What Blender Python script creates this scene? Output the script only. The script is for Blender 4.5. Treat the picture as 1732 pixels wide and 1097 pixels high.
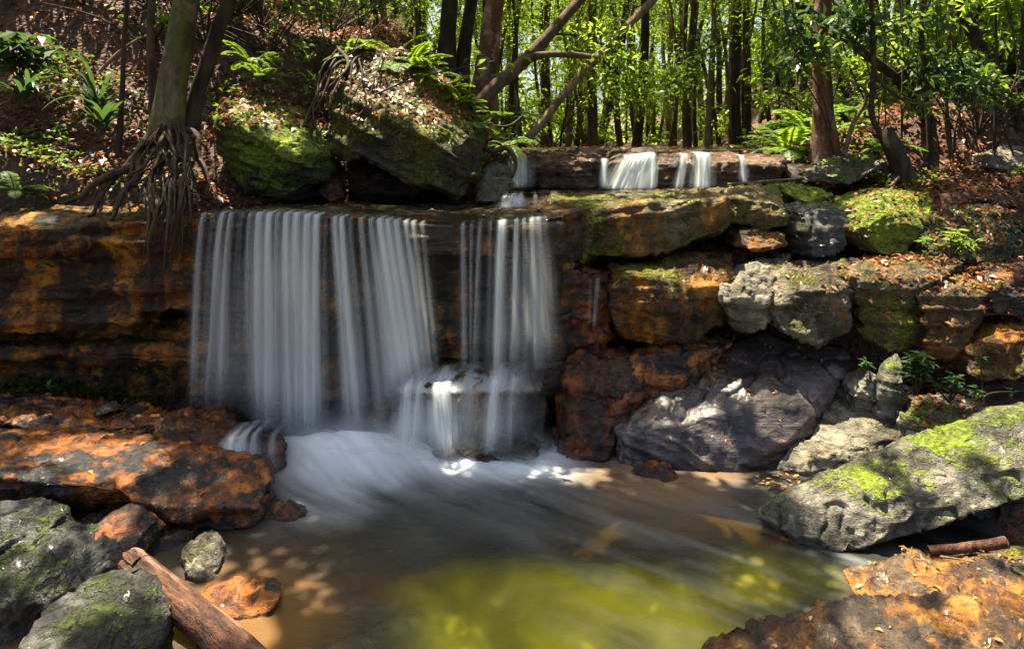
import bpy, bmesh, math, random
import numpy as np
from mathutils import Vector, Matrix
R = math.radians
for _o in list(bpy.data.objects): bpy.data.objects.remove(_o)
SC = bpy.context.scene
COL = SC.collection

# ------------------------------------------------------------ camera
F, CX, HY, H = 1200.0, 866.0, 230.0, 2.4      # focal length, centre column, horizon row (photo pixels), eye height (m)
cam_d = bpy.data.cameras.new('camera')
cam_d.sensor_width = 36; cam_d.lens = F / 1732 * 36
cam_d.shift_y = (HY - 548.5) / 1732
cam_d.clip_start = 0.05; cam_d.clip_end = 500
cam = bpy.data.objects.new('camera', cam_d); COL.objects.link(cam)
cam.location = (0, 0, H); cam.rotation_euler = (R(90), 0, 0)
SC.camera = cam

# ------------------------------------------------------------ sky and sun
SUN = Vector((-0.20, 0.24, 0.95)).normalized()          # towards the sun: high, beyond the falls
elev = math.asin(SUN.z); azim = math.atan2(SUN.x, SUN.y)
w = bpy.data.worlds.new('World'); SC.world = w; w.use_nodes = True
nt = w.node_tree
sky = nt.nodes.new('ShaderNodeTexSky'); sky.sky_type = 'NISHITA'; sky.sun_disc = False
sky.sun_elevation = elev; sky.sun_rotation = azim
sky.air_density = .6; sky.dust_density = 4.0; sky.ozone_density = .4
nt.links.new(sky.outputs[0], nt.nodes['Background'].inputs[0])
nt.nodes['Background'].inputs[1].default_value = 0.08
sd = bpy.data.lights.new('sun', 'SUN'); sd.energy = 5.0; sd.angle = R(0.53); sd.color = (1, .90, .70)
so = bpy.data.objects.new('sun', sd); COL.objects.link(so)
so.rotation_euler = SUN.to_track_quat('Z', 'Y').to_euler(); so.location = (2, 12, 20)
vs = SC.view_settings
vs.view_transform = 'Standard'; vs.look = 'None'; vs.gamma = 1.0; vs.exposure = 2.15; vs.use_curve_mapping = False
cy = SC.cycles
cy.max_bounces = 8; cy.diffuse_bounces = 4; cy.glossy_bounces = 3; cy.transmission_bounces = 4
cy.transparent_max_bounces = 24; cy.caustics_reflective = False; cy.caustics_refractive = False
cy.use_denoising = True; cy.sample_clamp_indirect = 6.0

# ------------------------------------------------------------ maths helpers
def p(px, py, Y):
    return Vector(((px - CX) / F * Y, Y, H - (py - HY) / F * Y))
def _hash(ix, iy, iz, s):
    h = (ix.astype(np.uint32) * np.uint32(374761393) + iy.astype(np.uint32) * np.uint32(668265263)
         + iz.astype(np.uint32) * np.uint32(2147483647) + np.uint32((s * 974634777) & 0xffffffff))
    h = (h ^ (h >> np.uint32(13))) * np.uint32(1274126177)
    h = (h ^ (h >> np.uint32(16))) * np.uint32(2246822519)
    return h ^ (h >> np.uint32(15))
def pn(P, seed=0):
    """gradient noise, about -1..1, P is (n,3)"""
    P = np.asarray(P, dtype=np.float64)
    i = np.floor(P).astype(np.int64); f = P - i
    u = f * f * f * (f * (f * 6 - 15) + 10)
    out = np.zeros(len(P))
    for dx in (0, 1):
        wx = u[:, 0] if dx else 1 - u[:, 0]
        for dy in (0, 1):
            wy = u[:, 1] if dy else 1 - u[:, 1]
            for dz in (0, 1):
                wz = u[:, 2] if dz else 1 - u[:, 2]
                h = _hash(i[:, 0] + dx, i[:, 1] + dy, i[:, 2] + dz, seed)
                gx = (h & np.uint32(1023)) / 511.5 - 1
                gy = ((h >> np.uint32(10)) & np.uint32(1023)) / 511.5 - 1
                gz = ((h >> np.uint32(20)) & np.uint32(1023)) / 511.5 - 1
                out += wx * wy * wz * (gx * (f[:, 0] - dx) + gy * (f[:, 1] - dy) + gz * (f[:, 2] - dz))
    return out * 1.3
def fbm(P, octv=4, seed=0, gain=.5):
    P = np.asarray(P, dtype=np.float64); a = 1.0; o = np.zeros(len(P))
    for k in range(octv):
        o += a * pn(P * 2.0 ** k + 17.3 * k, seed + k); a *= gain
    return o
def ss(a, b, x):
    t = np.clip((np.asarray(x, dtype=float) - a) / (b - a), 0, 1)
    return t * t * (3 - 2 * t)

# ------------------------------------------------------------ object helpers
def tag(o, label=None, cat=None, group=None, kind=None):
    if label: o['label'] = label
    if cat: o['category'] = cat
    if group: o['group'] = group
    if kind: o['kind'] = kind
    return o
def link(name, me, mat=None, parent=None, loc=None, smooth=True):
    o = bpy.data.objects.new(name, me); COL.objects.link(o)
    if mat: me.materials.append(mat)
    if smooth and len(me.polygons):
        me.polygons.foreach_set('use_smooth', [True] * len(me.polygons))
    if loc is not None: o.location = loc
    if parent: o.parent = parent
    return o
def empty(name, loc=(0, 0, 0)):
    o = bpy.data.objects.new(name, None); COL.objects.link(o); o.location = loc
    o.empty_display_size = .1
    return o
def mesh(name, V, Fc, uv=None, attrs=None):
    me = bpy.data.meshes.new(name)
    V = np.asarray(V, dtype=np.float32)
    if isinstance(Fc, np.ndarray):
        n = Fc.shape[1]
        me.vertices.add(len(V)); me.vertices.foreach_set('co', V.ravel())
        me.loops.add(Fc.size); me.loops.foreach_set('vertex_index', Fc.ravel().astype(np.int32))
        me.polygons.add(len(Fc)); me.polygons.foreach_set('loop_start', np.arange(0, Fc.size, n, dtype=np.int32))
        me.update(calc_edges=True)
    else:
        me.from_pydata([tuple(v) for v in V], [], Fc); me.update()
    for k, a in (attrs or {}).items():
        at = me.attributes.new(k, 'FLOAT', 'POINT'); at.data.foreach_set('value', np.asarray(a, dtype=np.float32))
    me.validate()
    return me
def gridfaces(nu, nv):
    a = np.arange(nu * nv).reshape(nv, nu)
    return np.stack([a[:-1, :-1], a[:-1, 1:], a[1:, 1:], a[1:, :-1]], -1).reshape(-1, 4)

# ------------------------------------------------------------ node helper
class NT:
    def __init__(s, name):
        s.m = bpy.data.materials.new(name); s.m.use_nodes = True
        s.t = s.m.node_tree; s.t.nodes.clear()
        s.out = s.t.nodes.new('ShaderNodeOutputMaterial')
    def n(s, typ, **kw):
        o = s.t.nodes.new('ShaderNode' + typ)
        for k, v in kw.items(): setattr(o, k, v)
        return o
    def put(s, sock, v):
        if isinstance(v, bpy.types.NodeSocket): s.t.links.new(v, sock)
        elif v is not None:
            if isinstance(v, (tuple, list)) and len(v) == 3 and sock.type == 'RGBA': v = (*v, 1)
            sock.default_value = v
    def math(s, op, a, b=None, c=None, clamp=False):
        o = s.n('Math', operation=op, use_clamp=clamp)
        for i, v in enumerate((a, b, c)):
            if v is not None: s.put(o.inputs[i], v)
        return o.outputs[0]
    def mix(s, fac, a, b, mode='MIX'):
        o = s.n('Mix', data_type='RGBA', blend_type=mode)
        s.put(o.inputs[0], fac); s.put(o.inputs[6], a); s.put(o.inputs[7], b)
        return o.outputs[2]
    def mixf(s, fac, a, b):
        o = s.n('Mix', data_type='FLOAT')
        s.put(o.inputs[0], fac); s.put(o.inputs[2], a); s.put(o.inputs[3], b)
        return o.outputs[0]
    def noise(s, co, scale, detail=6, rough=.55, dist=0, off=None, sc3=None):
        if sc3 is not None or off is not None:
            mp = s.n('Mapping'); s.put(mp.inputs[0], co)
            if sc3 is not None: mp.inputs['Scale'].default_value = sc3
            if off is not None: mp.inputs['Location'].default_value = off
            co = mp.outputs[0]
        o = s.n('TexNoise'); s.put(o.inputs['Vector'], co)
        o.inputs['Scale'].default_value = scale; o.inputs['Detail'].default_value = detail
        o.inputs['Roughness'].default_value = rough; o.inputs['Distortion'].default_value = dist
        return o.outputs[0]
    def vor(s, co, scale, feature='F1', rnd=1):
        o = s.n('TexVoronoi', feature=feature); s.put(o.inputs['Vector'], co)
        o.inputs['Scale'].default_value = scale; o.inputs['Randomness'].default_value = rnd
        return o.outputs['Distance']
    def step(s, v, a, b):
        o = s.n('MapRange', interpolation_type='SMOOTHSTEP'); s.put(o.inputs[0], v)
        o.inputs[1].default_value = a; o.inputs[2].default_value = b
        return o.outputs[0]
    def ramp(s, v, stops):
        o = s.n('ValToRGB'); s.put(o.inputs[0], v); e = o.color_ramp.elements
        while len(e) < len(stops): e.new(.5)
        for k, (q, c) in enumerate(stops): e[k].position = q; e[k].color = (*c, 1)
        return o.outputs[0]
    def bump(s, h, strength=.5, dist=.02, nrm=None):
        o = s.n('Bump'); s.put(o.inputs['Height'], h); o.inputs['Strength'].default_value = strength
        o.inputs['Distance'].default_value = dist
        if nrm: s.put(o.inputs['Normal'], nrm)
        return o.outputs[0]
    def bsdf(s, **kw):
        o = s.n('BsdfPrincipled')
        for k, v in kw.items(): s.put(o.inputs[k.replace('_', ' ')], v)
        return o.outputs[0]
    def done(s, sh):
        s.t.links.new(sh, s.out.inputs[0]); return s.m
# ------------------------------------------------------------ materials
def rock_mat(name, dark, light, rust=0., moss=0., lichen=0., wet=0., stain=.3, rustc=(.30, .085, .012), mossc=(.075, .10, .012), mossup=.6, bumpk=1., coat=None, sc=1.):
    t = NT(name)
    co = t.n('TexCoord').outputs['Object']
    rnd = t.n('ObjectInfo').outputs['Random']
    va = t.n('VectorMath', operation='ADD'); t.put(va.inputs[0], co)
    cb = t.n('CombineXYZ'); t.put(cb.inputs[0], t.math('MULTIPLY', rnd, 31.)); t.put(cb.inputs[1], t.math('MULTIPLY', rnd, 17.))
    t.put(va.inputs[1], cb.outputs[0]); co = va.outputs[0]
    nz = t.n('SeparateXYZ'); t.put(nz.inputs[0], t.n('NewGeometry').outputs['Normal']); nz = nz.outputs[2]
    n1 = t.noise(co, 2.6 * sc, 10, .68); n2 = t.noise(co, 13 * sc, 9, .72); n3 = t.noise(co, 70, 5, .65)
    lay = t.noise(co, 2.6 * sc, 8, .62, .5, sc3=(1, 1, 8))
    base = t.mix(t.step(t.math('ADD', t.math('ADD', t.math('MULTIPLY', n1, .42), t.math('MULTIPLY', n2, .38)), t.math('MULTIPLY', n3, .20)), .41, .60), dark, light)
    base = t.mix(t.math('MULTIPLY', t.step(lay, .42, .66), .55), base, tuple(c * 1.5 for c in light))
    if rust > 0:
        rn = t.noise(co, 1.7, 8, .62, .4, off=(4.1, 1.7, 3.3))
        m = t.step(t.math('ADD', rn, t.math('MULTIPLY', t.math('SUBTRACT', n2, .5), .5)), .68 - .34 * rust, .78 - .30 * rust)
        rc = t.mix(t.step(n2, .42, .60), tuple(c * .28 for c in rustc), rustc)
        rc = t.mix(t.math('MULTIPLY', t.step(t.noise(co, 5, 6, .6, off=(9, 2, 1)), .52, .68), .7), rc, (rustc[0] * 1.5, rustc[1] * 2.0, rustc[2] * 2.2))
        base = t.mix(m, base, rc)
    if stain > 0:
        sn = t.noise(co, 2.6, 7, .6, .3, off=(1, 8, 2), sc3=(1.6, 1.6, .55))
        base = t.mix(t.math('MULTIPLY', t.step(t.math('ADD', sn, t.math('MULTIPLY', t.math('SUBTRACT', n2, .5), .45)), .47, .58), min(1, stain * 1.8)), base, (.010, .008, .006))
    rough = t.mixf(t.step(t.math('ADD', t.math('MULTIPLY', n1, .5), t.math('MULTIPLY', n2, .5)), .4, .6), .78 - .30 * wet, .90 - .25 * wet)
    if lichen > 0:
        v = t.vor(co, 9); ln = t.noise(co, 40, 3)
        lm = t.math('MULTIPLY', t.step(t.math('ADD', v, t.math('MULTIPLY', ln, .3)), .36 + .1 * lichen, .28 + .1 * lichen), t.step(t.noise(co, 1.6, 4, off=(3, 3, 3)), .48, .6))
        base = t.mix(t.math('MULTIPLY', lm, .85), base, (.36, .37, .27)); rough = t.mixf(lm, rough, .9)
        pale = t.step(t.noise(co, 3.2, 8, .66, off=(7, 1, 7)), .53, .68)
        base = t.mix(t.math('MULTIPLY', pale, .55 * lichen), base, (.30, .29, .23))
    mossh = None
    if moss > 0:
        mn = t.noise(co, 2.4, 8, .65, off=(2, 5, 9)); mf = t.noise(co, 30, 4, .6)
        mm = t.math('ADD', t.math('ADD', t.math('MULTIPLY', nz, .35 * mossup), mn), t.math('MULTIPLY', mf, .25))
        mm = t.step(mm, 1.00 - .42 * moss, 1.14 - .42 * moss)
        mc = t.mix(t.step(t.math('ADD', t.math('MULTIPLY', mf, .6), t.math('MULTIPLY', n1, .4)), .38, .62), tuple(c * .4 for c in mossc), (mossc[0] * 1.5, mossc[1] * 1.4, mossc[2]))
        base = t.mix(mm, base, mc); rough = t.mixf(mm, rough, .9)
        mossh = t.math('MULTIPLY', mm, t.math('ADD', t.math('MULTIPLY', mf, 1.2), .5))
    fc = t.n('TexVoronoi', feature='F1'); t.put(fc.inputs['Vector'], t.mix(.12, co, t.n('TexNoise').outputs['Color'], 'ADD')); fc.inputs['Scale'].default_value = 7.5
    hgt = t.math('ADD', t.math('ADD', t.math('MULTIPLY', n2, .9), t.math('MULTIPLY', lay, 1.1)), t.math('MULTIPLY', n3, .34))
    hgt = t.math('ADD', hgt, t.math('MULTIPLY', fc.outputs['Distance'], .5))
    cr = t.vor(co, 3.1, 'DISTANCE_TO_EDGE')
    hgt = t.math('ADD', hgt, t.math('MULTIPLY', t.step(t.math('ADD', cr, t.math('MULTIPLY', n2, .12)), .05, .075), .22))
    if mossh is not None: hgt = t.math('ADD', hgt, mossh)
    b = t.bump(hgt, min(1, bumpk), .055 * max(1, bumpk))
    cn = t.bump(hgt, .6 * bumpk, .04)
    return t.done(t.bsdf(Base_Color=base, Roughness=rough, Normal=b, Specular_IOR_Level=.3 - .1 * wet, Coat_Weight=max(0, wet - .2) * 1.1 if coat is None else coat, Coat_Roughness=.11, Coat_IOR=1.4, Coat_Normal=cn))

M = {}
M['mossy'] = rock_mat('mossy_sandstone', (.040, .036, .020), (.15, .13, .062), rust=.2, moss=1.3, wet=.35, stain=.2, mossc=(.150, .205, .016))
M['mossy_big'] = rock_mat('mossy_dark_sandstone', (.030, .024, .014), (.125, .100, .050), rust=.42, moss=1.05, wet=.45, stain=.25, rustc=(.24, .13, .016), mossc=(.140, .140, .014), mossup=.1)
M['mossblock'] = rock_mat('moss_and_rust_sandstone', (.030, .024, .010), (.17, .135, .052), rust=.55, moss=.96, wet=.55, stain=.32, rustc=(.32, .135, .010), mossc=(.140, .145, .008), mossup=.05)
M['rust'] = rock_mat('rust_stained_sandstone', (.030, .020, .010), (.14, .085, .032), rust=.76, moss=.58, wet=.5, stain=.45, rustc=(.34, .120, .008), mossc=(.120, .115, .008))
M['rustwet'] = rock_mat('wet_orange_sandstone', (.016, .009, .005), (.075, .036, .012), rust=.95, wet=1., stain=.62, rustc=(.46, .135, .007))
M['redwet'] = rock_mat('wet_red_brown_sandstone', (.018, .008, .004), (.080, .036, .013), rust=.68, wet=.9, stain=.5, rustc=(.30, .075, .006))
M['dark'] = rock_mat('wet_black_sandstone', (.012, .009, .005), (.060, .038, .018), rust=.55, wet=.7, stain=.5, moss=.45, rustc=(.30, .110, .008), mossc=(.08, .08, .008))
M['cliff'] = rock_mat('stained_cliff_sandstone', (.013, .008, .004), (.060, .034, .012), rust=.92, wet=.5, stain=.5, moss=.46, rustc=(.46, .165, .008), mossc=(.10, .085, .006))
M['grey'] = rock_mat('grey_brown_weathered_sandstone', (.050, .040, .026), (.23, .19, .125), rust=.46, moss=.50, lichen=.4, wet=.4, stain=.4, rustc=(.23, .105, .014), mossc=(.115, .120, .010))
M['greypale'] = rock_mat('pale_weathered_sandstone', (.075, .064, .044), (.29, .255, .18), rust=.35, moss=.40, lichen=.7, wet=.25, stain=.25, rustc=(.20, .10, .02))
M['boulder'] = rock_mat('grey_green_boulder_stone', (.040, .037, .027), (.165, .150, .108), rust=.20, moss=.36, lichen=.75, wet=.4, stain=.35, rustc=(.16, .085, .018), mossc=(.11, .15, .012), mossup=.9, bumpk=.75)
M['slab'] = rock_mat('wet_brown_grey_slab_stone', (.024, .018, .016), (.095, .076, .068), rust=.36, wet=1.0, stain=.4, rustc=(.16, .060, .012), bumpk=.45, coat=1., sc=.8)
M['lowslab'] = rock_mat('wet_ochre_slab_stone', (.030, .017, .009), (.17, .115, .065), rust=.70, wet=1., stain=.45, rustc=(.42, .16, .016))
M['greendark'] = rock_mat('dark_green_stone', (.022, .023, .020), (.115, .112, .095), rust=.10, moss=.52, wet=.75, stain=.42, mossc=(.060, .085, .008))
M['ledge'] = rock_mat('wet_stream_ledge_stone', (.05, .045, .04), (.14, .12, .10), rust=.3, moss=.35, wet=1.0, stain=.3)
M['upper'] = rock_mat('red_brown_upper_ledge_stone', (.045, .022, .014), (.16, .085, .05), rust=.40, wet=.6, stain=.4, rustc=(.20, .06, .02))

def leaf_mat(name, cols, trans=.5, gloss=.35, tcol=None, spec=.4):
    t = NT(name)
    r = t.n('NewGeometry').outputs['Random Per Island']
    n = len(cols)
    c = t.ramp(r, [(k / max(1, n - 1), q) for k, q in enumerate(cols)])
    tc = t.mix(1.0, c, tcol or (1.0, 1.0, .6), 'MULTIPLY') if tcol is None else t.mix(.55, c, tcol)
    pr = t.bsdf(Base_Color=c, Roughness=gloss, Specular_IOR_Level=spec)
    tr = t.n('BsdfTranslucent'); t.put(tr.inputs[0], tc)
    mx = t.n('MixShader'); mx.inputs[0].default_value = trans
    t.t.links.new(pr, mx.inputs[1]); t.t.links.new(tr.outputs[0], mx.inputs[2])
    return t.done(mx.outputs[0])
M['leaf'] = leaf_mat('forest_leaf', [(.020, .055, .010), (.045, .105, .014), (.075, .135, .016), (.11, .15, .020)], .55, .35, (.26, .38, .035))
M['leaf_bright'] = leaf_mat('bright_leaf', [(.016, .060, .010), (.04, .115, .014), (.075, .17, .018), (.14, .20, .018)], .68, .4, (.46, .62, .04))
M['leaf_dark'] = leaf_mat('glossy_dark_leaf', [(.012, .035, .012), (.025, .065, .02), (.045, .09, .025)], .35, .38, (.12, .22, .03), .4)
M['fern'] = leaf_mat('fern_frond', [(.05, .11, .010), (.09, .17, .014), (.13, .21, .015)], .5, .5, (.34, .48, .03))
M['cover'] = leaf_mat('ground_cover_leaf', [(.03, .08, .012), (.07, .14, .015), (.14, .19, .03)], .4, .4, (.3, .4, .04))
M['litter'] = leaf_mat('dead_leaf', [(.05, .014, .005), (.14, .042, .012), (.22, .075, .022), (.30, .14, .06), (.10, .026, .009), (.17, .05, .014)], .2, .45, (.25, .09, .02))
M['float'] = leaf_mat('fallen_yellow_leaf', [(.20, .06, .015), (.36, .16, .04), (.42, .27, .10)], .15, .35, (.3, .2, .04))

def bark_mat(name, a, b, spot=None, spotz=1., moss=0., sc=1., patch=None):
    t = NT(name); co = t.n('TexCoord').outputs['Object']
    n1 = t.noise(co, 9 * sc, 8, .62, .3, sc3=(1, 1, .28)); n2 = t.noise(co, 40 * sc, 5, .6, sc3=(1, 1, .5))
    c = t.mix(t.step(t.math('ADD', t.math('MULTIPLY', n1, .7), t.math('MULTIPLY', n2, .3)), .36, .64), a, b)
    if spot: c = t.mix(t.math('MULTIPLY', t.step(t.noise(co, 5 * sc, 6, .62, off=(3, 1, 1), sc3=(1, 1, spotz)), .52, .62), .9), c, spot)
    if patch: c = t.mix(t.step(t.noise(co, 2.4 * sc, 6, .6, off=(5, 2, 8)), .56, .64), c, patch)
    if moss: c = t.mix(t.math('MULTIPLY', t.step(t.noise(co, 4, 7, .65, off=(1, 6, 4)), .62 - .25 * moss, .72 - .25 * moss), .85), c, (.075, .085, .010))
    h = t.math('ADD', n1, t.math('MULTIPLY', n2, .4))
    return t.done(t.bsdf(Base_Color=c, Roughness=.8, Normal=t.bump(h, .8, .03), Specular_IOR_Level=.25))
M['bark'] = bark_mat('brown_bark', (.028, .018, .010), (.12, .075, .042), moss=.35)
M['bark_dark'] = bark_mat('dark_bark', (.014, .010, .007), (.06, .042, .026), moss=.25)
M['bark_pale'] = bark_mat('mossy_brown_bark', (.045, .034, .018), (.19, .145, .080), spot=(.035, .03, .014), moss=.70, sc=.7, patch=(.22, .15, .015))
M['bark_red'] = bark_mat('red_brown_bark', (.05, .022, .012), (.19, .085, .045), spot=(.26, .20, .14), sc=1.0)
M['bark_tan'] = bark_mat('tan_bark', (.08, .05, .028), (.26, .18, .10), moss=.2)
M['wood'] = bark_mat('weathered_red_wood', (.012, .005, .003), (.105, .045, .023), spot=(.20, .115, .07), spotz=.16, sc=1.8)
M['root'] = bark_mat('root_bark', (.014, .009, .005), (.085, .054, .028), moss=.25)

def ground_mat(name, cols, sc=1., wet=0.):
    t = NT(name); co = t.n('TexCoord').outputs['Object']
    v = t.n('TexVoronoi'); t.put(v.inputs['Vector'], co); v.inputs['Scale'].default_value = 26 * sc
    c = t.ramp(t.math('FRACT', t.math('MULTIPLY', v.outputs['Color'], 1.0)), [(k / (len(cols) - 1), q) for k, q in enumerate(cols)])
    n = t.noise(co, 1.3, 7, .62); c = t.mix(t.step(n, .38, .62), c, t.mix(.5, c, tuple(q * .5 for q in cols[0])))
    h = t.math('ADD', v.outputs['Distance'], t.noise(co, 9 * sc, 6, .6))
    return t.done(t.bsdf(Base_Color=c, Roughness=.85 - .5 * wet, Normal=t.bump(h, .6, .03)))
M['floor'] = ground_mat('leaf_strewn_soil', [(.030, .014, .008), (.07, .030, .014), (.12, .055, .025), (.055, .03, .015)])

def bed_mat():
    t = NT('pool_bed_sand'); co = t.n('TexCoord').outputs['Object']
    n1 = t.noise(co, 1.5, 6, .6, .5); n2 = t.noise(co, 6, 7, .62)
    c = t.mix(t.step(n1, .38, .6), (.07, .040, .012), (.26, .18, .03))
    c = t.mix(t.math('MULTIPLY', t.step(n2, .45, .75), .5), c, (.035, .026, .010))
    sp = t.n('SeparateXYZ'); t.put(sp.inputs[0], co)
    # yellow-green sunlit glow painted into the sand colour, near part of the pool
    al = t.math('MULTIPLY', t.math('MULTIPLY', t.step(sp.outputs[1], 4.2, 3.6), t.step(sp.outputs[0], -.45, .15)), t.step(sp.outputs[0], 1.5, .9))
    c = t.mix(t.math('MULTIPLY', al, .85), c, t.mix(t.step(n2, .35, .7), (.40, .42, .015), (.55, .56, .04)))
    c = t.mix(t.step(sp.outputs[2], -.06, .03), c, t.mix(t.step(n2, .4, .62), (.020, .011, .006), (.09, .045, .02)))
    return t.done(t.bsdf(Base_Color=c, Roughness=.8, Normal=t.bump(n2, .5, .05)))
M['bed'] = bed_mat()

def water_mat():
    t = NT('pool_water'); co = t.n('TexCoord').outputs['Object']
    foam = t.n('Attribute', attribute_name='foam').outputs['Fac']
    rp = t.noise(co, 7, 4, .55, .6, sc3=(1, 1.6, 1)); rp2 = t.noise(co, 26, 3, .5, .3)
    nb = t.bump(t.math('ADD', rp, t.math('MULTIPLY', rp2, .12)), .12, .05)
    tr = t.n('BsdfTransparent'); tr.inputs[0].default_value = (.78, .72, .36, 1)
    gl = t.n('BsdfGlossy'); gl.inputs[0].default_value = (.9, .95, 1, 1); gl.inputs['Roughness'].default_value = .30; t.put(gl.inputs['Normal'], nb)
    fr = t.n('Fresnel'); fr.inputs[0].default_value = 1.33; t.put(fr.inputs['Normal'], nb)
    m1 = t.n('MixShader'); t.put(m1.inputs[0], fr.outputs[0]); t.t.links.new(tr.outputs[0], m1.inputs[1]); t.t.links.new(gl.outputs[0], m1.inputs[2])
    # dark silt with amber shallows; olive patches and some amber are painted sunlit glow
    sp = t.n('SeparateXYZ'); t.put(sp.inputs[0], co)
    big = t.noise(co, 1.1, 3, .5, .6, off=(2, 7, 0)); mid = t.noise(co, 2.4, 3, .5, .4, off=(5, 1, 0), sc3=(1, .6, 1))
    c = t.mix(t.step(mid, .35, .68), (.012, .013, .008), (.044, .042, .024))
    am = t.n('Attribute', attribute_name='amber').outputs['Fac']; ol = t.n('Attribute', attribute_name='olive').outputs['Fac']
    c = t.mix(am, c, t.mix(t.step(big, .38, .62), (.090, .038, .004), (.23, .105, .014)))
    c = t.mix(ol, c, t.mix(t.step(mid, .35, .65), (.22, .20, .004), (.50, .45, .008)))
    dfu = t.n('BsdfDiffuse'); t.put(dfu.inputs[0], c)
    mb = t.n('MixShader'); mb.inputs[0].default_value = .62; t.t.links.new(tr.outputs[0], mb.inputs[1]); t.t.links.new(dfu.outputs[0], mb.inputs[2])
    t.t.links.new(mb.outputs[0], m1.inputs[1])
    wh = t.bsdf(Base_Color=(.82, .86, .87), Roughness=.7)
    m2 = t.n('MixShader'); t.put(m2.inputs[0], foam); t.t.links.new(m1.outputs[0], m2.inputs[1]); t.t.links.new(wh, m2.inputs[2])
    return t.done(m2.outputs[0])
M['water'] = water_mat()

def fall_mat():
    t = NT('falling_white_water')
    d = t.n('Attribute', attribute_name='veil').outputs['Fac']
    df = t.n('BsdfDiffuse'); df.inputs[0].default_value = (.90, .94, .91, 1)
    tl = t.n('BsdfTranslucent'); tl.inputs[0].default_value = (.90, .94, .91, 1)
    a = t.n('MixShader'); a.inputs[0].default_value = .45; t.t.links.new(df.outputs[0], a.inputs[1]); t.t.links.new(tl.outputs[0], a.inputs[2])
    tr = t.n('BsdfTransparent')
    m = t.n('MixShader'); t.put(m.inputs[0], d); t.t.links.new(tr.outputs[0], m.inputs[1]); t.t.links.new(a.outputs[0], m.inputs[2])
    return t.done(m.outputs[0])
M['fall'] = fall_mat()

def film_mat():
    t = NT('stream_film'); co = t.n('TexCoord').outputs['Object']
    nb = t.bump(t.noise(co, 9, 4, .55, .5), .3, .03)
    tr = t.n('BsdfTransparent'); tr.inputs[0].default_value = (.88, .82, .72, 1)
    gl = t.n('BsdfGlossy'); gl.inputs['Roughness'].default_value = .16; t.put(gl.inputs['Normal'], nb)
    fr = t.n('Fresnel'); fr.inputs[0].default_value = 1.33; t.put(fr.inputs['Normal'], nb)
    m1 = t.n('MixShader'); t.put(m1.inputs[0], fr.outputs[0]); t.t.links.new(tr.outputs[0], m1.inputs[1]); t.t.links.new(gl.outputs[0], m1.inputs[2])
    return t.done(m1.outputs[0])
M['film'] = film_mat()
# ------------------------------------------------------------ ground
def xb(y):      # where the left bank begins above the ledge
    return np.interp(y, [5.9, 6.4, 7.2, 8.3, 9.5, 14, 40], [-2.45, -2.3, -1.6, -.2, .2, -.6, -3])
def ground_z(x, y, rough=True):
    x = np.asarray(x, float); y = np.asarray(y, float)
    low = -.50 + .42 * ss(-1.35, -2.0, x) + .25 * ss(-2.4, -4, x) + .66 * ss(1.55, 3.0, x) * ss(4.2, 4.7, y) + .55 * ss(1.7, 2.4, x) * ss(4.4, 4.0, y) + .6 * ss(3, 6, x) + .22 * ss(.1, 1.1, x) * ss(4.3, 5.0, y) * ss(2.3, 1.3, x)
    up = 1.58 + .55 * ss(7.9, 8.4, y) - .004 * np.maximum(0, y - 12)
    d = xb(y) - x
    up = up + ss(0, 1.2, d) * (.35 + .75 * ss(6.6, 8.2, y)) + ss(.2, 2.0, d) * .22 * np.clip(y - 8, 0, 14) + .22 * np.clip(d - 1.2, 0, 14)
    dr = x - np.interp(y, [6, 7.5, 9, 12, 40], [2.4, 2.9, 3.3, 4.0, 8])
    up = up + .22 * ss(0, .8, dr) + (.06 + .22 * ss(7.0, 9.2, y)) * np.clip(dr - .3, 0, 12) + .06 * np.clip(y - 9, 0, 20) * ss(0, 2, dr)
    yc = 6.15 + .35 * ss(.3, 1.2, x)
    z = low + (up - low) * ss(yc, yc + .35, y)
    if rough:
        P = np.stack([x, y, np.zeros_like(x)], -1).reshape(-1, 3)
        z = z + (.10 * fbm(P * .9, 4, 5) + .03 * fbm(P * 4, 3, 9)).reshape(x.shape) * np.where(y > yc, 1, .6)
    return z
def ground_sheet(name, xs, ys, mat, zoff=0.0):
    X, Yg = np.meshgrid(xs, ys)
    Z = ground_z(X, Yg) + zoff
    me = mesh(name, np.stack([X, Yg, Z], -1).reshape(-1, 3), gridfaces(len(xs), len(ys)))
    return tag(link(name, me, mat), kind='structure')
xs = np.concatenate([np.linspace(-60, -9, 40), np.linspace(-8.8, 8.8, 180), np.linspace(9, 60, 40)])
ys = np.concatenate([np.linspace(6.12, 14, 120), np.linspace(14.3, 90, 90)])
ground_sheet('forest_floor', xs, ys, M['floor'])
ground_sheet('pool_bed', np.linspace(-8, 8, 220), np.linspace(-3, 6.16, 150), M['bed'], .002)
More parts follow.
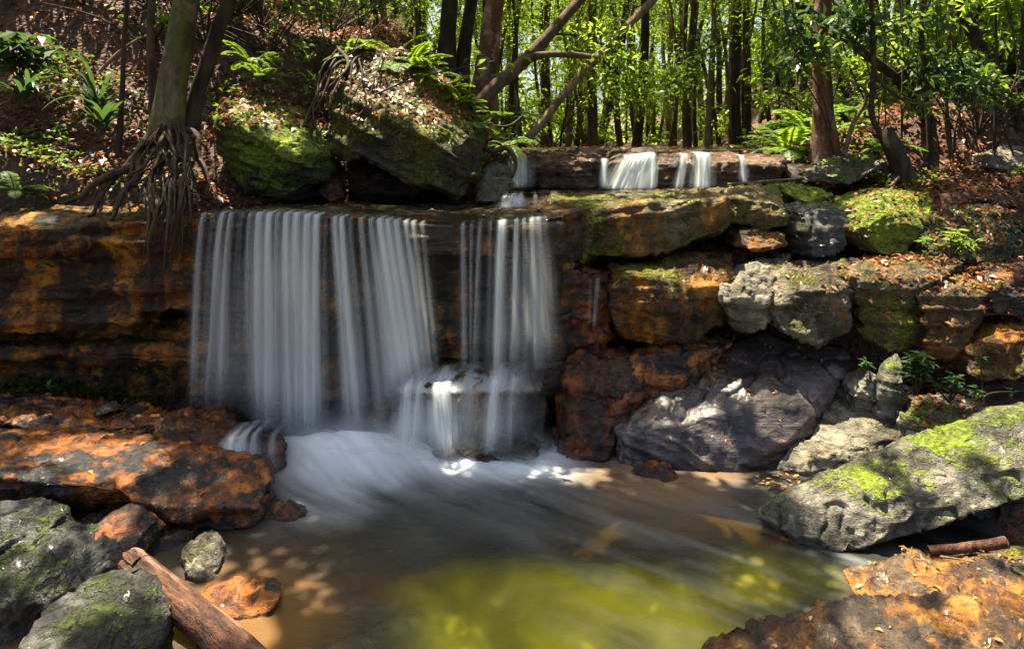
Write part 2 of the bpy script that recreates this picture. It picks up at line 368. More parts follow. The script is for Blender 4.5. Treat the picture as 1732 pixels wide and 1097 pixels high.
# ------------------------------------------------------------ rocks
rng = np.random.default_rng(7)
def hull_pts(front, back=.6, s=.88, z0=None, rise=0.):
    """front: (px,py,Y) points seen from the bank; adds the hidden far side (and a footing at z0)"""
    A = [p(*q) for q in front]
    c = sum(A, Vector()) / len(A)
    B = [Vector((c.x + (v.x - c.x) * s, max(v.y + back * .6, c.y + back), c.z + (v.z - c.z) * s + rise)) for v in A]
    out = A + B
    if z0 is not None:
        lowf = sorted(A, key=lambda v: v.z)[:max(3, len(A) // 2)]
        out += [Vector((c.x + (v.x - c.x) * .96, v.y + .03, min(z0, v.z))) for v in lowf]
        out += [Vector((c.x + (v.x - c.x) * .9, c.y + back, z0)) for v in lowf]
    return out
def facet(V, Nn, rg, k, amp):
    """broken faces: each cell of the surface is a tilted flat chip"""
    c = V[rg.choice(len(V), min(k, len(V)), replace=False)]; g = rg.normal(size=(len(c), 3)); o = rg.uniform(-.5, .2, len(c))
    W = V + .03 * np.stack([pn(V * 6, 91), pn(V * 6, 92), pn(V * 6, 93)], -1)
    best = np.full(len(V), 1e9); idx = np.zeros(len(V), int)
    for i in range(len(c)):
        d = ((W - c[i]) ** 2).sum(1); m = d < best; best[m] = d[m]; idx[m] = i
    r = math.sqrt(np.median(best)) * 2.2
    t = ((V - c[idx]) * g[idx]).sum(1) / r
    V += Nn * (amp * np.clip(.5 * t + o[idx], -1, .8))[:, None] * .8
def rock(name, label, cat, hulls, mat, vox=.018, smooth=2, chips=22, chip=.07, strata=.014, crack=.02, rough=.018, seed=1, dip=(.0, .0), group=None, sfreq=9., FACET=1.5):
    bm = bmesh.new()
    for hp in hulls:
        vs_ = [bm.verts.new(v) for v in hp]
        r = bmesh.ops.convex_hull(bm, input=vs_)
        kill = [g for g in r['geom_interior'] + r['geom_unused'] if isinstance(g, bmesh.types.BMVert)]
        bmesh.ops.delete(bm, geom=list(set(kill)), context='VERTS')
    me = bpy.data.meshes.new('tmp'); bm.to_mesh(me); bm.free()
    o = bpy.data.objects.new('tmp', me); COL.objects.link(o)
    md = o.modifiers.new('r', 'REMESH'); md.mode = 'VOXEL'; md.voxel_size = vox
    md = o.modifiers.new('s', 'SMOOTH'); md.factor = .5; md.iterations = smooth
    dg = bpy.context.evaluated_depsgraph_get()
    m2 = bpy.data.meshes.new_from_object(o.evaluated_get(dg))
    bpy.data.objects.remove(o); bpy.data.meshes.remove(me)
    n = len(m2.vertices); V = np.empty(n * 3, np.float32); m2.vertices.foreach_get('co', V); V = V.reshape(-1, 3).astype(float)
    Nn = np.empty(n * 3, np.float32); m2.vertices.foreach_get('normal', Nn); Nn = Nn.reshape(-1, 3).astype(float)
    rg = np.random.default_rng(seed * 101 + 3)
    size = np.sort(V.max(0) - V.min(0))[1]
    # broad lumps, then chipped flat facets
    V += Nn * (fbm(V * 1.6 / max(.35, size), 3, seed) * .030 * size)[:, None]
    fs = min(size, .8); facet(V, Nn, rg, 46, .050 * fs * FACET); facet(V, Nn, rg, 260, .028 * fs * FACET)
    for k in range(chips):
        d = rg.normal(size=3); d[2] *= .8; d /= np.linalg.norm(d)
        h = V @ d; top = np.quantile(h, .997); c = top - chip * size * rg.uniform(.2, 1.2)
        h2 = h + .012 * size * fbm(V * 5, 2, seed + 40 + k)
        over = np.maximum(0, h2 - c)
        V -= d * (over * .97)[:, None]
    # bedding layers and joints
    s = V[:, 2] + dip[0] * V[:, 0] + dip[1] * V[:, 1] + .06 * fbm(V * 1.3, 3, seed + 5)
    L = pn(np.stack([V[:, 0] * .7, V[:, 1] * .7, s * sfreq], -1), seed + 8)
    L2 = pn(np.stack([V[:, 0] * 1.5, V[:, 1] * 1.5, s * sfreq * 3.1], -1), seed + 9)
    side = .25 + .75 * (1 - np.abs(Nn[:, 2]))
    disp = strata * side * (np.tanh(L * 7) + .5 * np.tanh(L2 * 7))
    rd = np.abs(fbm(V * np.array([1.7, 1.7, 1.0]), 3, seed + 20))
    disp -= crack * np.exp(-(rd / .035) ** 2)
    disp += rough * .7 * fbm(V * 6, 4, seed + 30, .6) - rough * .9 * (np.abs(fbm(V * 11, 3, seed + 33, .6)) - .3)
    V += Nn * disp[:, None]
    base = np.array([(V[:, 0].min() + V[:, 0].max()) / 2, (V[:, 1].min() + V[:, 1].max()) / 2, V[:, 2].min()])
    m2.vertices.foreach_set('co', (V - base).astype(np.float32).ravel()); m2.update()
    m2.name = name
    o = link(name, m2, mat, loc=base)
    ROCKS.append((o, V, label))
    return tag(o, label, cat, group)
ROCKS = []
hp = hull_pts
# ---- the ledge the falls pour over, and the stained cliff to its left
def slabbox(x0, x1, y0, y1, z0, z1, j=.03, seed=0):
    rg = np.random.default_rng(seed)
    return [Vector((a + rg.uniform(-j, j), b + rg.uniform(-j, j), c + rg.uniform(-j, j) * .6)) for a in (x0, (x0 + x1) / 2, x1) for b in (y0, y1) for c in (z0, z1)]
LX0, LX1 = -2.55, .42
rock('rock_ledge', 'dark layered rock ledge with the main curtain of water pouring over it', 'rock ledge',
     [slabbox(LX0, -1.0, 5.62, 6.7, 1.50, 1.745, .015, 1), slabbox(-1.2, LX1, 5.60, 6.7, 1.46, 1.70, .015, 2),
      slabbox(LX0, LX1, 5.82, 6.6, .95, 1.53, .04, 3), slabbox(LX0, -.9, 5.95, 6.6, .55, 1.02, .05, 4), slabbox(-1.0, LX1, 5.78, 6.6, .60, 1.05, .05, 5),
      slabbox(LX0, LX1, 5.72, 6.6, .32, .52, .05, 6), slabbox(LX0, LX1, 5.85, 6.6, -.5, .36, .05, 7), slabbox(LX0, -.6, 6.1, 8.3, 1.45, 1.735, .01, 8), slabbox(-1.1, 1.2, 6.1, 8.2, 1.40, 1.715, .01, 9)],
     M['dark'], vox=.022, chips=0, strata=.026, crack=.02, seed=11, sfreq=6, FACET=.45)
rock('rock_step', 'low wet rock step splitting the foot of the right-hand water curtain', 'rock',
     [hp([(760, 690, 5.25), (800, 655, 5.3), (870, 650, 5.32), (905, 680, 5.25), (900, 755, 5.2), (800, 768, 5.18)], .2, .9, -.3), hp([(690, 668, 5.3), (720, 650, 5.32), (762, 660, 5.28), (775, 700, 5.2), (765, 772, 5.15), (700, 772, 5.2)], .2, .9, -.3), hp([(690, 655, 5.35), (780, 640, 5.4), (905, 632, 5.5), (925, 660, 5.4), (935, 745, 5.4), (820, 770, 5.3), (720, 775, 5.28), (695, 720, 5.3), (745, 630, 5.6), (880, 615, 5.7)], .5, .95, -.3)],
     M['dark'], vox=.018, chips=8, strata=.03, seed=12)
rock('rock_cliff', 'rust-stained layered cliff under the tree roots, black and undercut at its foot', 'cliff',
     [slabbox(-6.5, -2.45, 5.75, 6.9, 1.25, 1.74, .05, 21), slabbox(-6.5, -2.5, 5.70, 6.9, .98, 1.30, .06, 22), slabbox(-6.5, -3.0, 5.68, 6.9, .80, 1.0, .06, 28),
      slabbox(-6.5, -2.45, 6.02, 6.9, .45, .85, .04, 23), slabbox(-6.5, -2.5, 5.75, 6.9, .62, .72, .06, 27), slabbox(-6.5, -2.5, 6.2, 6.9, -.4, .6, .05, 24),
      slabbox(-6.5, -3.4, 5.60, 6.3, 1.45, 1.70, .08, 25)],
     M['cliff'], vox=.022, chips=0, strata=.045, crack=.03, rough=.02, seed=13, sfreq=7, FACET=1.)
# ---- boulders on the ledge
rock('boulder', 'rounded green mossy boulder beside the tree roots above the left of the falls', 'boulder',
     [hp([(352, 215, 6.95), (372, 168, 7.15), (440, 148, 7.4), (500, 186, 7.2), (540, 235, 6.95), (557, 275, 6.85), (540, 316, 6.8), (470, 337, 6.75), (410, 327, 6.75), (365, 282, 6.8), (450, 240, 6.5), (500, 280, 6.52), (410, 215, 6.6)], .9, .85)],
     M['mossy'], vox=.02, chips=12, chip=.05, strata=.02, seed=14, dip=(.3, 0))
rock('boulder', 'huge dark slanting boulder with ferns and leaf litter along its top and a hollow below', 'boulder',
     [hp([(552, 130, 7.5), (600, 72, 7.95), (690, 84, 7.85), (766, 142, 7.5), (816, 205, 7.3), (829, 262, 7.15), (814, 308, 6.95), (774, 345, 6.8), (735, 330, 6.72), (690, 300, 6.75), (615, 268, 6.95), (552, 256, 7.1), (690, 200, 6.72), (620, 190, 6.95), (770, 260, 6.72)], 1.0, .85)],
     M['mossy_big'], vox=.022, chips=14, chip=.04, strata=.028, seed=15, dip=(.55, 0), sfreq=8)
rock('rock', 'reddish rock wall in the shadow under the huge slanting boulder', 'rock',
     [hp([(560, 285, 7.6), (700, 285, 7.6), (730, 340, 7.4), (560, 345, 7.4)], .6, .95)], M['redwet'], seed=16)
rock('rock', 'small brown rock wedged between the two large boulders on the ledge', 'rock',
     [hp([(538, 325, 7.0), (545, 300, 7.1), (570, 298, 7.1), (578, 335, 7.0), (560, 347, 6.9)], .3)], M['redwet'], seed=17, vox=.014)
rock('boulder', 'small rounded grey boulder at the right foot of the huge slanting boulder', 'boulder',
     [hp([(803, 322, 7.0), (815, 285, 7.15), (838, 268, 7.3), (866, 285, 7.2), (870, 310, 7.05), (862, 328, 6.95), (838, 340, 6.88), (800, 340, 6.9)], .5)], M['grey'], seed=18, vox=.014)
# ---- the upper cascade's wall
UP = [((885, 283, 7.95), (898, 264, 8.1), (960, 255, 8.3), (1022, 254, 8.3), (1025, 272, 8.0), (1021, 320, 8.0), (888, 320, 8.0)), ((1027, 275, 8.0), (1040, 253, 8.3), (1105, 252, 8.3), (1106, 270, 8.0), (1104, 320, 8.02), (1028, 320, 8.02)),
      ((1107, 275, 8.0), (1115, 258, 8.3), (1195, 258, 8.3), (1199, 276, 8.0), (1197, 322, 8.0), (1108, 322, 8.0)), ((1202, 275, 7.95), (1212, 258, 8.3), (1250, 258, 8.3), (1257, 272, 7.95), (1255, 318, 7.95), (1203, 318, 7.95)),
      ((1260, 275, 7.95), (1268, 261, 8.3), (1326, 262, 8.3), (1329, 276, 7.95), (1326, 316, 7.95), (1261, 316, 7.95))]
UL = ['long red-brown block at the left end of the upper cascade', 'narrow block of the upper cascade left of its widest white fall', 'block behind the widest white fall of the upper cascade', 'bulging brown block between two thin falls of the upper cascade', 'pale-topped block at the right end of the upper cascade']
for k, q in enumerate(UP):
    rock('rock_block', UL[k], 'rock', [hp(q, 1.0, .97)], M['upper'], vox=.018, chips=6, chip=.03, strata=.02, seed=30 + k, group='rock blocks of the upper cascade', sfreq=7)
rock('rock', 'dark rock bank between the upper cascade and the big red-brown trunk', 'rock', [hp([(1330, 285, 8.0), (1345, 265, 8.4), (1400, 270, 8.3), (1390, 315, 7.9), (1335, 318, 7.9)], .6)], M['dark'], seed=36)
# ---- the upper course of blocks right of the falls
RC = 'blocks of the upper course right of the falls'
rock('rock_block', 'rusty broken block right beside the lip of the main falls', 'rock', [hp([(912, 362, 5.72), (985, 352, 5.9), (988, 440, 5.85), (930, 447, 5.72), (952, 448, 5.66), (950, 365, 5.68)], .8, .95)], M['redwet'], seed=40, chips=14, group=RC)
rock('rock_block', 'long moss-covered block with a flat wet top beneath the upper cascade', 'rock', [hp([(985, 356, 5.95), (1100, 343, 5.9), (1232, 332, 6.0), (1242, 375, 5.95), (1225, 397, 5.9), (1130, 427, 5.84), (1040, 437, 5.84), (985, 440, 5.9)], .5, .98) + [p(915, 324, 7.8), p(1225, 314, 7.8), p(920, 352, 6.1), p(1000, 400, 7.5), p(1200, 390, 7.5)]], M['mossblock'], vox=.02, seed=41, chips=12, chip=.03, group=RC, dip=(-.2, 0))
rock('rock_block', 'mossy olive block at the right end of the flat wet stream ledge', 'rock', [hp([(1236, 332, 6.1), (1262, 316, 6.8), (1335, 311, 6.8), (1352, 350, 6.1), (1346, 397, 6.0), (1290, 392, 5.98), (1245, 382, 6.0)], .7)], M['mossblock'], seed=42, group=RC)
rock('rock_block', 'small yellow-mossed stone wedged below the mossy olive block', 'rock', [hp([(1240, 400, 6.0), (1262, 386, 6.05), (1330, 396, 6.0), (1342, 420, 5.95), (1300, 430, 5.9), (1245, 418, 5.92)], .5)], M['rust'], seed=43, group=RC, vox=.014)
rock('rock_block', 'dark grey smooth-faced block left of the ivy-speckled block', 'rock', [hp([(1350, 358, 6.1), (1385, 345, 6.5), (1440, 348, 6.2), (1436, 430, 6.0), (1380, 442, 5.95), (1350, 440, 6.0)], .7)], M['greendark'], seed=44, group=RC)
rock('rock_block', 'high grey-green block with a sunlit mossy shoulder in the upper course', 'rock', [hp([(1430, 375, 6.0), (1470, 332, 6.4), (1522, 312, 6.8), (1590, 326, 6.7), (1602, 362, 6.2), (1560, 368, 5.98), (1552, 432, 5.92), (1440, 432, 5.92)], .7)], M['mossy'], seed=45, group=RC)
rock('rock_block', 'dark block speckled with creeping ivy at the right of the upper course', 'rock', [hp([(1555, 368, 6.1), (1620, 352, 6.3), (1745, 350, 6.2), (1745, 452, 5.95), (1640, 448, 5.92), (1562, 436, 5.95)], .8)], M['dark'], seed=46, group=RC)
rock('rock', 'overhanging dark rock in the leaf litter of the right bank', 'rock', [hp([(1635, 338, 6.7), (1660, 318, 6.9), (1760, 305, 6.9), (1760, 352, 6.5), (1650, 355, 6.5)], .6)], M['dark'], seed=47)
rock('rock', 'pale rock half buried in leaves at the right edge of the bank', 'rock', [hp([(1660, 270, 7.6), (1700, 248, 7.9), (1770, 245, 7.9), (1770, 305, 7.4), (1690, 300, 7.4)], .6)], M['greypale'], seed=48)
rock('boulder', 'long tilted rock with green moss at the foot of the red-brown trunk', 'boulder', [hp([(1364, 300, 7.4), (1380, 285, 7.5), (1450, 262, 7.7), (1505, 260, 7.8), (1518, 285, 7.4), (1470, 305, 7.2), (1420, 315, 7.15), (1372, 315, 7.3)], .5)], M['boulder'], seed=49, dip=(-.3, 0))
rock('rock', 'flat mossy stone lying between the tilted rock and the upper blocks', 'rock', [hp([(1310, 322, 6.9), (1340, 308, 7.3), (1400, 318, 7.2), (1430, 335, 6.8), (1360, 345, 6.6)], .5)], M['mossy'], seed=50)
# ---- the middle course
MC = 'blocks of the middle course right of the falls'
rock('rock_wall', 'dark wet rock face with a thin trickle, just right of the main falls', 'rock', [hp([(930, 458, 5.82), (1038, 455, 5.9), (1040, 605, 5.8), (940, 605, 5.75)], .6, 1), hp([(940, 452, 5.78), (1000, 455, 5.76), (1005, 540, 5.74), (945, 545, 5.74)], .4, 1)], M['redwet'], seed=51, strata=.03, chips=4)
rock('rock_block', 'big rust-sided block with a pale lit top, nearest the falls in the middle course', 'rock', [hp([(1030, 457, 5.72), (1110, 432, 6.1), (1240, 425, 6.1), (1252, 470, 5.75), (1217, 548, 5.65), (1168, 583, 5.58), (1110, 592, 5.58), (1042, 582, 5.65), (1158, 482, 5.5), (1150, 560, 5.52)], .6)], M['rust'], seed=52, group=MC, chips=10)
rock('rock_block', 'leaning block with a bright white-lichened top', 'rock', [hp([(1215, 494, 5.5), (1290, 434, 5.95), (1340, 428, 6.0), (1350, 447, 5.9), (1302, 502, 5.5), (1297, 562, 5.5), (1250, 572, 5.5), (1222, 520, 5.5)], .4)], M['greypale'], seed=53, group=MC, chips=8)
rock('rock_block', 'angular grey block between the white-topped block and the leaf-strewn mossy block', 'rock', [hp([(1290, 517, 5.45), (1330, 457, 5.75), (1390, 445, 5.9), (1468, 435, 5.95), (1445, 482, 5.46), (1435, 562, 5.42), (1385, 587, 5.38), (1310, 568, 5.42), (1342, 487, 5.46)], .5)], M['grey'], seed=54, group=MC, chips=8)
rock('rock_block', 'mossy block with red fallen leaves on its flat top', 'rock', [hp([(1437, 467, 5.48), (1470, 442, 5.8), (1550, 428, 5.95), (1645, 435, 5.95), (1585, 472, 5.42), (1558, 484, 5.38), (1552, 602, 5.32), (1510, 602, 5.3), (1462, 572, 5.35)], .6)], M['mossblock'], seed=55, group=MC, chips=8)
rock('rock_block', 'orange block with black vertical stains behind the leafy seedling', 'rock', [hp([(1558, 492, 5.34), (1600, 468, 5.65), (1705, 452, 5.75), (1665, 502, 5.34), (1652, 562, 5.32), (1625, 617, 5.28), (1568, 615, 5.28)], .6)], M['rust'], seed=56, group=MC, chips=8)
rock('rock_block', 'upper dark block cut by the right edge of the picture', 'rock', [hp([(1665, 492, 5.33), (1690, 457, 5.7), (1790, 450, 5.7), (1790, 538, 5.28), (1680, 538, 5.28)], .6)], M['dark'], seed=57, group=MC)
rock('rock_block', 'tilted ochre block below the dark edge block', 'rock', [hp([(1638, 602, 5.18), (1690, 552, 5.3), (1790, 548, 5.3), (1790, 650, 5.12), (1652, 645, 5.12)], .6)], M['rust'], seed=58, group=MC)
rock('rock', 'brown rock filling the gap behind the big rust-sided block', 'rock', [hp([(1200, 420, 6.3), (1330, 415, 6.4), (1340, 455, 6.2), (1210, 470, 6.1)], .4)], M['redwet'], seed=59)
# ---- lower right: slabs by the pool
rock('rock_slab', 'broad wet grey slab strewn with tiny leaves, sloping into the pool', 'rock slab', [hp([(1036, 718, 5.25), (1046, 742, 5.18), (1100, 768, 5.13), (1180, 782, 5.10), (1262, 798, 5.05), (1302, 772, 5.08), (1400, 682, 5.3), (1449, 612, 5.6), (1440, 590, 5.72), (1360, 578, 5.82), (1290, 567, 5.88), (1240, 580, 5.82), (1150, 638, 5.6), (1088, 680, 5.4), (1250, 690, 5.22), (1150, 715, 5.17), (1330, 645, 5.40), (1200, 645, 5.45)], .25, .95, -.3)],
     M['slab'], vox=.014, seed=60, chips=8, chip=.02, strata=.010, crack=.028, rough=.007, FACET=.28, dip=(.2, -.95))
rock('rock', 'flat orange stone under the big rust-sided block', 'rock', [hp([(1060, 602, 5.6), (1120, 582, 5.75), (1245, 560, 5.8), (1250, 585, 5.6), (1150, 630, 5.45), (1075, 640, 5.45)], .3, .95, .3)], M['rustwet'], seed=61)
rock('rock', 'knobbly red-brown rock at the foot of the trickling wall', 'rock', [hp([(948, 625, 5.5), (1000, 600, 5.65), (1085, 612, 5.55), (1090, 648, 5.4), (1040, 660, 5.35), (955, 662, 5.4)], .4, .95, .2)], M['redwet'], seed=62, rough=.04, chips=20)
rock('rock', 'wet red rock standing in the water right of the falls', 'rock', [hp([(935, 690, 5.4), (985, 655, 5.5), (1060, 645, 5.45), (1100, 665, 5.35), (1040, 700, 5.25), (1035, 735, 5.22), (980, 742, 5.25), (938, 738, 5.3)], .4, .95, -.3)], M['redwet'], seed=63, rough=.04, chips=20)
rock('rock_slab', 'pale grey-green slab between the wet slab and the big tapering boulder', 'rock slab', [hp([(1325, 792, 5.05), (1385, 800, 4.98), (1470, 770, 4.95), (1552, 722, 4.95), (1555, 655, 5.35), (1500, 640, 5.5), (1430, 645, 5.48), (1400, 700, 5.28)], .2, .95, -.3)], M['greypale'], seed=64, vox=.015, chips=8)
rock('rock', 'pointed mossy shard standing beside the leafy seedling', 'rock', [hp([(1492, 642, 5.1), (1522, 590, 5.2), (1532, 600, 5.15), (1530, 650, 5.05)], .15, .9, .3)], M['boulder'], seed=65, vox=.012)
rock('rock', 'small mossy stone left of the pointed shard', 'rock', [hp([(1440, 640, 5.3), (1465, 622, 5.35), (1498, 640, 5.25), (1480, 652, 5.2), (1445, 652, 5.25)], .2, .9, .3)], M['boulder'], seed=66, vox=.012)
rock('rock', 'low yellow-mossed rock behind the big tapering boulder', 'rock', [hp([(1535, 715, 4.85), (1560, 672, 5.05), (1600, 690, 5.0), (1690, 680, 4.95), (1700, 720, 4.8), (1600, 730, 4.75)], .3, .9, .2)], M['boulder'], seed=67)
rock('boulder', 'big tapering grey boulder with lichen spots and bright moss, overhanging the pool', 'boulder',
     [hp([(1281, 852, 4.32), (1290, 902, 4.2), (1340, 928, 4.12), (1425, 948, 4.04), (1482, 930, 4.08), (1555, 882, 4.12), (1640, 852, 4.15), (1790, 822, 4.15), (1790, 655, 4.75), (1680, 688, 4.75), (1560, 733, 4.65), (1450, 780, 4.52), (1340, 820, 4.42), (1500, 830, 4.22), (1650, 780, 4.3)], .45, .8, None, -.22)],
     M['boulder'], vox=.013, seed=68, chips=16, chip=.035, strata=.012, crack=.03, rough=.012, dip=(-.3, 0), FACET=.7)
rock('rock', 'dark rock in the shade under the big tapering boulder', 'rock', [hp([(1500, 955, 4.35), (1560, 890, 4.45), (1790, 840, 4.5), (1790, 960, 4.2)], .4, .95, -.3)], M['redwet'], seed=69)
rock('rock', 'green stone beside the stick at the right edge', 'rock', [hp([(1640, 945, 3.98), (1690, 930, 4.02), (1770, 935, 4.0), (1770, 972, 3.85), (1660, 968, 3.88)], .15, .9, -.1)], M['mossblock'], seed=70, vox=.012)
for k, (a, b) in enumerate([(1712, 978), (1738, 966)]):
    rock('stone', ['small round pale stone next to the green stone', 'small pale stone half cut by the right edge of the picture'][k], 'stone', [hp([(a - 14, b + 6, 3.72), (a, b - 14, 3.76), (a + 14, b + 2, 3.74), (a + 4, b + 14, 3.68)], .08, .9, -.05)], M['greypale'], seed=71 + k, vox=.01)
rock('rock_slab', 'low grey and rust slab in the water near the right corner', 'rock slab', [hp([(1424, 972, 3.83), (1440, 1003, 3.72), (1500, 1038, 3.58), (1600, 1032, 3.55), (1790, 1010, 3.55), (1790, 955, 3.88), (1650, 948, 3.95), (1540, 940, 3.97)], .1, .98, -.3)], M['lowslab'], seed=73, vox=.013, chips=10, chip=.03, rough=.025)
rock('rock_slab', 'wet orange slab in the bottom right corner', 'rock slab', [hp([(1210, 1102, 3.22), (1340, 1058, 3.38), (1440, 1046, 3.40), (1560, 1020, 3.45), (1680, 1000, 3.52), (1800, 992, 3.54), (1800, 1160, 3.0), (1215, 1160, 3.05), (1500, 1090, 3.2)], .1, .98, -.3)], M['lowslab'], seed=74, vox=.013, chips=10, chip=.02, rough=.03)
rock('rock', 'small dark glistening rock in the pool before the broad wet slab', 'rock', [hp([(1058, 784, 5.06), (1085, 778, 5.08), (1130, 792, 5.0), (1158, 812, 4.93), (1150, 824, 4.88), (1100, 822, 4.9)], .15, .9, -.2)], M['redwet'], seed=75, vox=.011)
# ---- lower left
rock('rock_slab', 'broad orange wet slab with a dark overhanging front beside the pool', 'rock slab',
     [hp([(212, 845, 4.28), (320, 858, 4.28), (434, 850, 4.32), (430, 786, 4.62), (365, 770, 4.78), (200, 758, 4.82), (432, 898, 4.32), (330, 903, 4.28), (228, 882, 4.3)], .35, .95),
      hp([(-80, 790, 4.35), (0, 797, 4.35), (75, 820, 4.28), (190, 823, 4.28), (222, 842, 4.32), (130, 732, 5.02), (335, 766, 4.8), (-80, 735, 5.0), (20, 745, 5.0), (0, 850, 4.5), (190, 872, 4.5), (-80, 850, 4.5)], .3, .95)],
     M['rustwet'], vox=.014, seed=76, chips=12, chip=.025, strata=.018, rough=.018, FACET=.8)
rock('rock_slab', 'thin layered wet slab behind the broad orange slab', 'rock slab', [hp([(-80, 705, 5.1), (95, 738, 5.05), (262, 722, 5.15), (262, 698, 5.45), (100, 680, 5.6), (-80, 675, 5.6)], .2, 1, .2), hp([(-80, 690, 5.4), (40, 700, 5.35), (90, 690, 5.45), (60, 672, 5.6), (-80, 668, 5.6)], .2, 1, .3)], M['rustwet'], seed=77, vox=.015, chips=8, strata=.02)
rock('rock', 'dark wet rock between the thin slab and the foam', 'rock', [hp([(252, 702, 5.3), (300, 690, 5.5), (372, 705, 5.35), (388, 748, 5.08), (335, 768, 4.95), (255, 738, 5.05)], .3, .95, 0)], M['redwet'], seed=78)
rock('rock', 'small dark flat stone on the thin slab below the undercut cliff', 'rock', [hp([(150, 695, 5.35), (188, 678, 5.5), (190, 700, 5.3), (160, 706, 5.28)], .12, .9)], M['grey'], seed=79, vox=.012)
rock('rock', 'round brown rock with white water sliding over it at the foot of the falls', 'rock', [hp([(425, 770, 4.95), (440, 735, 5.1), (470, 730, 5.1), (488, 755, 5.0), (482, 785, 4.95), (450, 800, 4.9)], .2, .9, -.1)], M['redwet'], seed=80, vox=.013)
rock('rock', 'small dark pointed rock in the pool at the corner of the orange slab', 'rock', [hp([(434, 860, 4.5), (440, 848, 4.56), (490, 850, 4.55), (516, 866, 4.48), (495, 882, 4.4), (445, 886, 4.38)], .15, .9, -.2)], M['redwet'], seed=81, vox=.012)
rock('rock', 'mossy dark rock at the left edge below the orange slab', 'rock', [hp([(-60, 870, 4.0), (20, 860, 4.1), (75, 868, 4.05), (84, 890, 3.95), (60, 925, 3.85), (-60, 940, 3.8)], .3, .9, -.1)], M['greendark'], seed=82, vox=.014)
rock('rock', 'flat grey-green rock leaning behind the large front rock', 'rock', [hp([(-60, 965, 3.7), (60, 905, 3.95), (130, 897, 3.95), (140, 935, 3.8), (168, 965, 3.7), (150, 975, 3.62), (60, 1000, 3.5), (-60, 1050, 3.4)], .3, .9, -.1)], M['greendark'], seed=83, vox=.014)
rock('rock', 'squat brown rock below the overhang of the orange slab', 'rock', [hp([(140, 915, 4.0), (172, 868, 4.12), (215, 875, 4.1), (243, 905, 3.98), (215, 940, 3.85), (150, 942, 3.85)], .25, .9, -.1)], M['redwet'], seed=84, vox=.013)
rock('rock', 'large cracked grey rock in the bottom left corner', 'rock', [hp([(15, 1030, 3.3), (60, 1000, 3.4), (180, 966, 3.55), (225, 972, 3.5), (245, 1020, 3.35), (248, 1090, 3.15), (180, 1150, 2.95), (40, 1150, 2.95), (120, 1040, 3.18), (20, 1090, 3.1)], .25, .9, -.1)], M['greendark'], seed=85, vox=.012, chips=26, chip=.09, rough=.014, FACET=1.2)
rock('rock', 'pale upright stone at the edge of the water beside the log', 'rock', [hp([(305, 935, 3.98), (345, 908, 4.08), (358, 912, 4.06), (368, 960, 3.86), (355, 992, 3.75), (325, 975, 3.8)], .15, .9, -.3)], M['greypale'], seed=86, vox=.012)
rock('rock', 'submerged orange rock tip right of the log', 'rock', [hp([(330, 1000, 3.66), (380, 990, 3.7), (430, 1010, 3.6), (470, 1022, 3.55), (380, 1040, 3.5)], .2, .9, -.3)], M['rustwet'], seed=87, vox=.013)
rock('rock', 'dark rock wedged under the orange slab front', 'rock', [hp([(85, 880, 4.3), (190, 868, 4.35), (330, 900, 4.25), (290, 930, 4.1), (240, 925, 4.05), (100, 915, 4.1)], .3, .95, -.2)], M['dark'], seed=88)
# stones lying on the pool bed, seen through the water
rgs = np.random.default_rng(3)
for k, (a, b, r) in enumerate([(560, 1000, .16), (470, 930, .13), (660, 930, .2), (1120, 900, .16), (1250, 850, .13), (960, 830, .18), (1180, 980, .18), (760, 1060, .2)]):
    c = p(a, b, 2880 / (b - 230)); c.z = -.50
    pts = [c + Vector((math.cos(q) * r * rgs.uniform(.8, 1.3), math.sin(q) * r * rgs.uniform(.8, 1.2), rgs.uniform(-.05, .06))) for q in np.linspace(0, 6.28, 9)] + [c + Vector((0, 0, .10))]
    rock('stone', 'blurred brown stone lying on the bed under the clear pool water', 'stone', [pts], M['rustwet'] if k % 2 else M['dark'], vox=.02, seed=120 + k, chips=6, group='stones on the pool bed')
# ------------------------------------------------------------ water
# the pool: one surface, heaped where the falls land
gx = np.arange(-2.25, 3.0, .016); gy = np.arange(2.6, 6.0, .016)
X, Yg = np.meshgrid(gx, gy); PX = np.stack([X.ravel(), Yg.ravel(), 0 * X.ravel()], -1)
x = PX[:, 0]; y = PX[:, 1]
def foot(px): # where the falls meet the pool (y as a function of x)
    return np.interp(px, [-2.4, -1.7, -1.0, -.3, .35, .9], [5.30, 5.22, 5.22, 5.18, 5.25, 5.5])
dist = foot(x) - y                                  # distance out from the falls
ang = np.array([.80, -.60]); along = x * ang[0] + y * ang[1]; across = -x * ang[1] + y * ang[0]
warp = .06 * fbm(PX * 1.6, 3, 71)
st = fbm(np.stack([along * .9, (across + warp) * 6, 0 * x], -1), 4, 61, .6)
st2 = fbm(np.stack([along * 2.2, (across + warp) * 20, 0 * x], -1), 3, 64, .6)
blob = fbm(PX * np.array([1.3, 1.8, 1]), 3, 66)
inx = ss(-1.95, -1.45, x) * ss(.9, .0, x)
core = ss(.62, -.15, dist + .25 * blob + .05 * st) * inx
reach = ss(.85, .15, dist + .35 * blob + .26 * (x + .7)) * ss(-1.75, -1.3, x) * ss(.95, .1, x)
foam = .62 * core ** 1.5 + reach * np.clip(.22 + .22 * st + .09 * st2, 0, 1)
drift = ss(2.1, .5, dist) * ss(-.9, .2, x) * ss(2.2, 1.0, x)
foam = foam + drift * np.clip(.05 + .05 * st + .02 * st2, 0, .2) * ss(3.9, 4.6, y)
foam += .13 * np.clip(st + .3 * st2 + .1, 0, 1) * ss(4.9, 3.9, y) * ss(-.1, .7, x) * .8  # blue-grey sheen of reflected sky painted as faint foam streaks
foam = np.clip(foam + .004 + .012 * ss(-.4, .5, blob), 0, .97)
